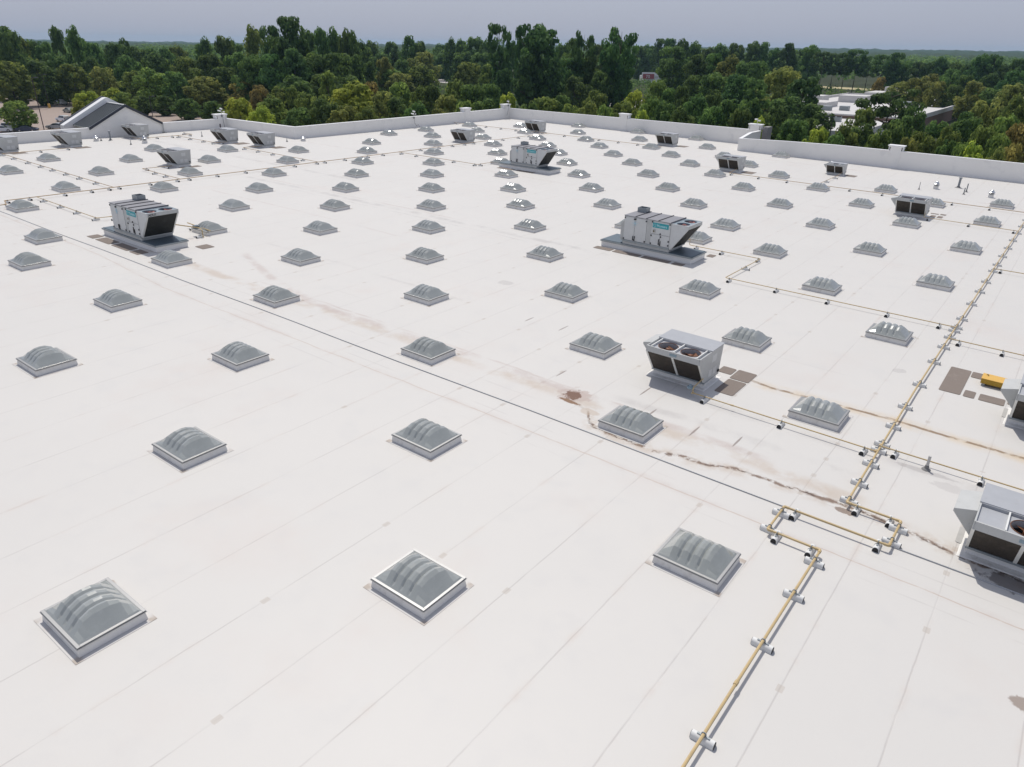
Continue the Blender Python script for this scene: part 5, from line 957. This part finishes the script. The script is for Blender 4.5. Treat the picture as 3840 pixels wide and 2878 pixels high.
# ================================================================ CARS, LAMPS, FAR BUILDINGS
def make_car(kind, mat):
    """x forward, length about 4.6"""
    root = thing('parked_car', 'x', 'car', 'cars parked in the lot')
    if kind == 'sedan':
        side = [(-2.30, .42), (-2.32, .72), (-2.18, .92), (-1.62, .98), (-0.95, 1.36), (-0.25, 1.44), (0.42, 1.38), (1.15, .98), (2.0, .86), (2.30, .68), (2.32, .40), (1.9, .26), (-1.9, .26)]; win = [(-1.50, .99), (-0.92, 1.32), (-0.25, 1.39), (0.40, 1.33), (1.02, .98)]; wh = 1.44
    elif kind == 'suv':
        side = [(-2.28, .48), (-2.30, .95), (-2.15, 1.55), (-1.95, 1.70), (0.25, 1.70), (0.98, 1.12), (2.05, 1.02), (2.30, .82), (2.32, .48), (1.9, .34), (-1.9, .34)]; win = [(-2.08, 1.12), (-1.98, 1.60), (0.20, 1.61), (0.84, 1.12)]; wh = 1.7
    else:                                                   # pickup
        side = [(-2.7, .55), (-2.7, 1.05), (-0.75, 1.05), (-0.62, 1.72), (0.55, 1.74), (1.15, 1.15), (2.45, 1.05), (2.65, .85), (2.65, .50), (2.2, .38), (-2.3, .38)]; win = [(-0.60, 1.15), (-0.52, 1.64), (0.50, 1.65), (0.98, 1.15)]; wh = 1.74
    m = MB(); n = len(side); vs = []; hw = 0.90
    for s in (-1, 1):
        for x, z in side: vs.append((x, s * (hw - max(0, z - .95) * 0.30), z))
    m.add(vs, [list(range(n))[::-1], list(range(n, 2 * n))] + [[i, (i + 1) % n, n + (i + 1) % n, n + i] for i in range(n)]); body = m.build('body', mat, root, 0.05, 35)
    m = MB()
    for s in (-1, 1): m.add([(x, s * (hw - max(0, z - .95) * 0.30 + 0.006), z) for x, z in win], [list(range(len(win)))])
    build_each(m, 'side_window', M['glass'], root)
    for (a, b, nm) in ((win[-1], win[-2], 'windscreen'), (win[0], win[1], 'rear_window')):
        o = 0.03 if nm == 'windscreen' else -0.03
        if kind == 'pickup': o *= 1.2
        m = MB(); m.add([(p[0] + o * 3.0, s * (0.80 - max(0, p[1] - .95) * 0.30), p[1] + 0.035) for p, s in ((a, -1), (a, 1), (b, 1), (b, -1))], [[0, 1, 2, 3]]); m.build(nm, M['glass'], root)
    wb = 1.38 if kind != 'pickup' else 1.65
    for x in (-wb, wb):
        for s in (-1, 1):
            m = MB(); m.tube([(x, s * 0.70, .34), (x, s * 0.92, .34)], .34, 18); w = m.build('wheel', M['tyre'], root, 0, 40); m = MB(); m.tube([(x, s * 0.915, .34), (x, s * 0.935, .34)], .20, 14); m.build('rim', M['rim'], w, 0, 40)
    m = MB(); zl = side[1][1] - .1 if kind == 'sedan' else .95
    for s in (-1, 1): m.box(side[1][0] - .012, side[1][0] + .05, *sorted((s * .58, s * .86)), zl - .09, zl + .09)
    build_each(m, 'tail_light', M['car_red'], root); return root
AX = math.atan2(0.61, 0.79)
CARS = [('sedan', 'car_silver', -189.5, 67.6, AX + math.pi + .1, 'silver sedan parked side-on beside the gable eave'), ('suv', 'car_white', -206.2, 76.3, AX + 2.55, 'white sport utility car above the silver sedan'), ('sedan', 'car_green', -234.0, 90.0, AX + 2.5, 'grey-green car half hidden by the yellow-green tree'),
        ('suv', 'car_white', -266.0, 101.6, AX - .55, 'white car parked at the back of the lot by the trees'), ('pickup', 'car_white', -291.0, 100.3, AX + 2.7, 'white pickup truck under the big tree at far left'), ('suv', 'car_white', -194.2, 59.6, AX + .25, 'white car under the lone lot tree'),
        ('sedan', 'car_dark', -187.6, 60.2, AX + .2, 'dark blue car beside the white one under the lone tree'), ('suv', 'car_teal', -229.2, 69.4, AX + 1.4, 'dark teal car at the left edge'), ('sedan', 'car_white', -191.0, 56.2, AX + .3, 'white sedan at the far left just above the parapet'), ('sedan', 'car_red', -195.5, 73.3, AX + 2.6, 'dark red car between the silver sedan and the gable eave')]
protos = {}
for kind, mt, x, y, rz, lab in CARS:
    if kind not in protos: c = protos[kind] = make_car(kind, M[mt])
    else: c = copy_tree(protos[kind])
    for ch in c.children:
        if ch.name.startswith('body'): ch.material_slots[0].link = 'OBJECT'; ch.material_slots[0].material = M[mt]
    c['label'] = lab; on_ground(c, x, y, rz, GZ + 0.02)
for i, (x, y, mt, lab) in enumerate(((-341, 371, 'car_white', 'white vehicle in the distant clearing between trees'), (-335, 364, 'car_dark', 'dark vehicle in the distant clearing between trees'))):
    c = copy_tree(protos['suv']); c['label'] = lab; c['group'] = 'vehicles in the distant clearing'
    for ch in c.children:
        if ch.name.startswith('body'): ch.material_slots[0].link = 'OBJECT'; ch.material_slots[0].material = M[mt]
    on_ground(c, x, y, AX + .3, GZ + 0.02, 1.35)
def lamp_post(x, y, h, lab, base=None, heads=1, r=0.1, ang=AX):
    t = thing('lamp_post', lab, 'lamp post')
    m = MB(); m.tube([(0, 0, 0), (0, 0, h)], [r, r * .75], 10); m.build('pole', M['purple_pole'], t)
    if base: m = MB(); m.lathe([(.38, 0), (.38, 1.25), (.30, 1.32)], 14); m.build('base', M[base], t, 0, 40)
    for s in ((1,) if heads == 1 else (-1, 1)):
        m = MB(); m.box(*sorted((0, s * .9)), -.05, .05, h - .08, h); m.box(*sorted((s * .7, s * 1.45)), -.2, .2, h - .12, h + .04); m.build('lamp_head', M['seamdark'], t)
    on_ground(t, x, y, ang)
lamp_post(-189.5, 64.6, 11.8, 'tall thin dark lamp post in front of the parking lot'); lamp_post(-254.7, 93.0, 10, 'dark lamp post on a round yellow base', 'yellow'); lamp_post(-204.6, 100.1, 5.6, 'dark lamp post behind the right slope of the gable', None, 1, .09)
lamp_post(-28.6, 145, 8.3, 'twin-headed lamp post before the white roofs at right', None, 2, .1, AX - .2)

def far_building(name, lab, x, y, rz=0):
    t = thing(name, lab, 'building'); return t
FARW = mat_simple('weathered_white_roof', (0.56, 0.545, 0.525), 0.7, 0, 0.08, 0.4, (0.46, 0.44, 0.42), 0.2)
b = far_building('white_roofed_building', 'low white-roofed building with brick end wall among trees at right', 0, 0)
m = MB(); m.box(-74, -28, 226, 330, GZ, -4.6); m.build('walls', mat_simple('brown_brick', (0.20, 0.13, 0.10), 0.9, 0, 0.25, 2), b)
m = MB(); m.box(-74.2, -27.8, 225.8, 330.2, -4.6, -4.2); rf = m.build('roof', FARW, b)
m = MB(); m.box(-74.2, -73.6, 225.8, 330.2, -4.2, -3.4); m.box(-28.4, -27.8, 225.8, 330.2, -4.2, -3.4); m.box(-73.6, -28.4, 329.6, 330.2, -4.2, -3.4); m.build('parapet', FARW, b)
m = MB(); m.box(-58, -34, 188, 225.7, GZ, -5.4); m.box(-66, -50, 205, 225.7, GZ, -4.9); m.build('front_block', FARW, b)
m = MB(); m.box(-72, -66, 268, 276, -4.2, -1.9); m.box(-64, -55, 280, 290, -4.2, -2.0); m.box(-70, -58, 245, 258, -4.2, -2.6); m.box(-62, -48, 306, 322, -4.2, -1.8); m.box(-58, -54.5, 318, 322, -1.8, -0.2); build_each(m, 'raised_parapet', FARW, b)
for (x, y, s) in ((-55, 236, 1), (-51, 240, 1), (-60, 215, .8), (-56, 213, 1), (-46, 214, 1), (-42, 280, 1), (-48, 300, 1)):
    m = MB(); z = -4.2 if y > 226 else -4.9 if x < -50 else -5.4; m.box(x - 1.3 * s, x + 1.3 * s, y - 1 * s, y + 1 * s, z, z + 1.3 * s); m.build('roof_unit', M['galv'], b, 0.05)
b.location = (2, -9, 0)
b = far_building('shop_building', 'distant low white shop with red sign panel and green canopies', 0, 0)
ux = Vector((math.cos(AX), math.sin(AX), 0)); uy = Vector((-ux.y, ux.x, 0))
def obox(mb, o, a0, a1, b0, b1, z0, z1):
    vs = [o + ux * a + uy * b_ + Vector((0, 0, z)) for z in (z0, z1) for a, b_ in ((a0, b0), (a1, b0), (a1, b1), (a0, b1))]; mb.add(vs, [[3, 2, 1, 0], [4, 5, 6, 7], [0, 1, 5, 4], [1, 2, 6, 5], [2, 3, 7, 6], [3, 0, 4, 7]])
SB = Vector((-216, 432, GZ)); SBo = SB
m = MB(); obox(m, SB, -8, 22, 0, 14, 0, 4.2); m.build('walls', M['coping'], b)
m = MB(); obox(m, SB, -9, 8, -0.6, 0, 3.9, 6.3); obox(m, SB, 14, 20, -0.5, 4, 4.2, 5.6); build_each(m, 'raised_parapet', M['coping'], b)
m = MB(); obox(m, SB, -8.4, -1.4, -0.75, -0.6, 2.6, 5.4); sg = m.build('sign_panel', mat_simple('faded_red_sign', (0.36, 0.09, 0.10), 0.6, 0, 0.1, 1), b)
tx = text_mesh('sign_lettering', '70', 2.6, M['coping'], sg, SB + ux * -6.6 - uy * 0.8 + Vector((0, 0, 3.0)), Matrix.Rotation(AX, 4, 'Z') @ Matrix.Rotation(math.pi / 2, 4, 'X'), 0.02)
m = MB()
for a0 in (22, 46):
    vs = [SB + ux * (a0 + a_) + uy * b_ + Vector((0, 0, z)) for a_, b_, z in ((0, -2, 2.2), (9, -2, 2.2), (9, 6, 2.2), (0, 6, 2.2), (4.5, 0, 5), (4.5, 4, 5))]; m.add(vs, [[0, 1, 4], [1, 2, 5, 4], [2, 3, 5], [3, 0, 4, 5], [3, 2, 1, 0]])
build_each(m, 'green_canopy', mat_simple('sea_green_roof', (0.16, 0.38, 0.31), 0.5, 0, 0.1, 1), b)
m = MB()
for a0 in (23, 30, 47, 54): obox(m, SB, a0, a0 + .4, 0, .4, 0, 2.3)
build_each(m, 'canopy_post', M['cab'], b)
b = far_building('white_shed', 'tiny white shed roofs showing between trees at left', 0, 0)
SB = Vector((-300, 236, GZ)); m = MB(); obox(m, SB, -6, 4, 0, 8, 0, 5.0); m.build('walls', M['coping'], b); m = MB(); obox(m, SB, -6.3, 4.3, -.3, 8.3, 5.0, 5.3); m.build('roof', M['wallwhite'], b)

# ================================================================ HAZE
g = bpy.data.materials.new('thin_haze'); g.use_nodes = True; t = g.node_tree; t.nodes.clear(); o_ = t.nodes.new('ShaderNodeOutputMaterial'); pv = t.nodes.new('ShaderNodeVolumePrincipled')
pv.inputs['Color'].default_value = (0.48, 0.74, 0.95, 1); pv.inputs['Density'].default_value = 0.00010; pv.inputs['Anisotropy'].default_value = 0.0; t.links.new(pv.outputs[0], o_.inputs[1])
m = MB(); m.box(-5300, 5300, -5300, 5300, GZ - 1, 42); hz_ = m.build('haze', g); tag(hz_, None, None, None, 'stuff')
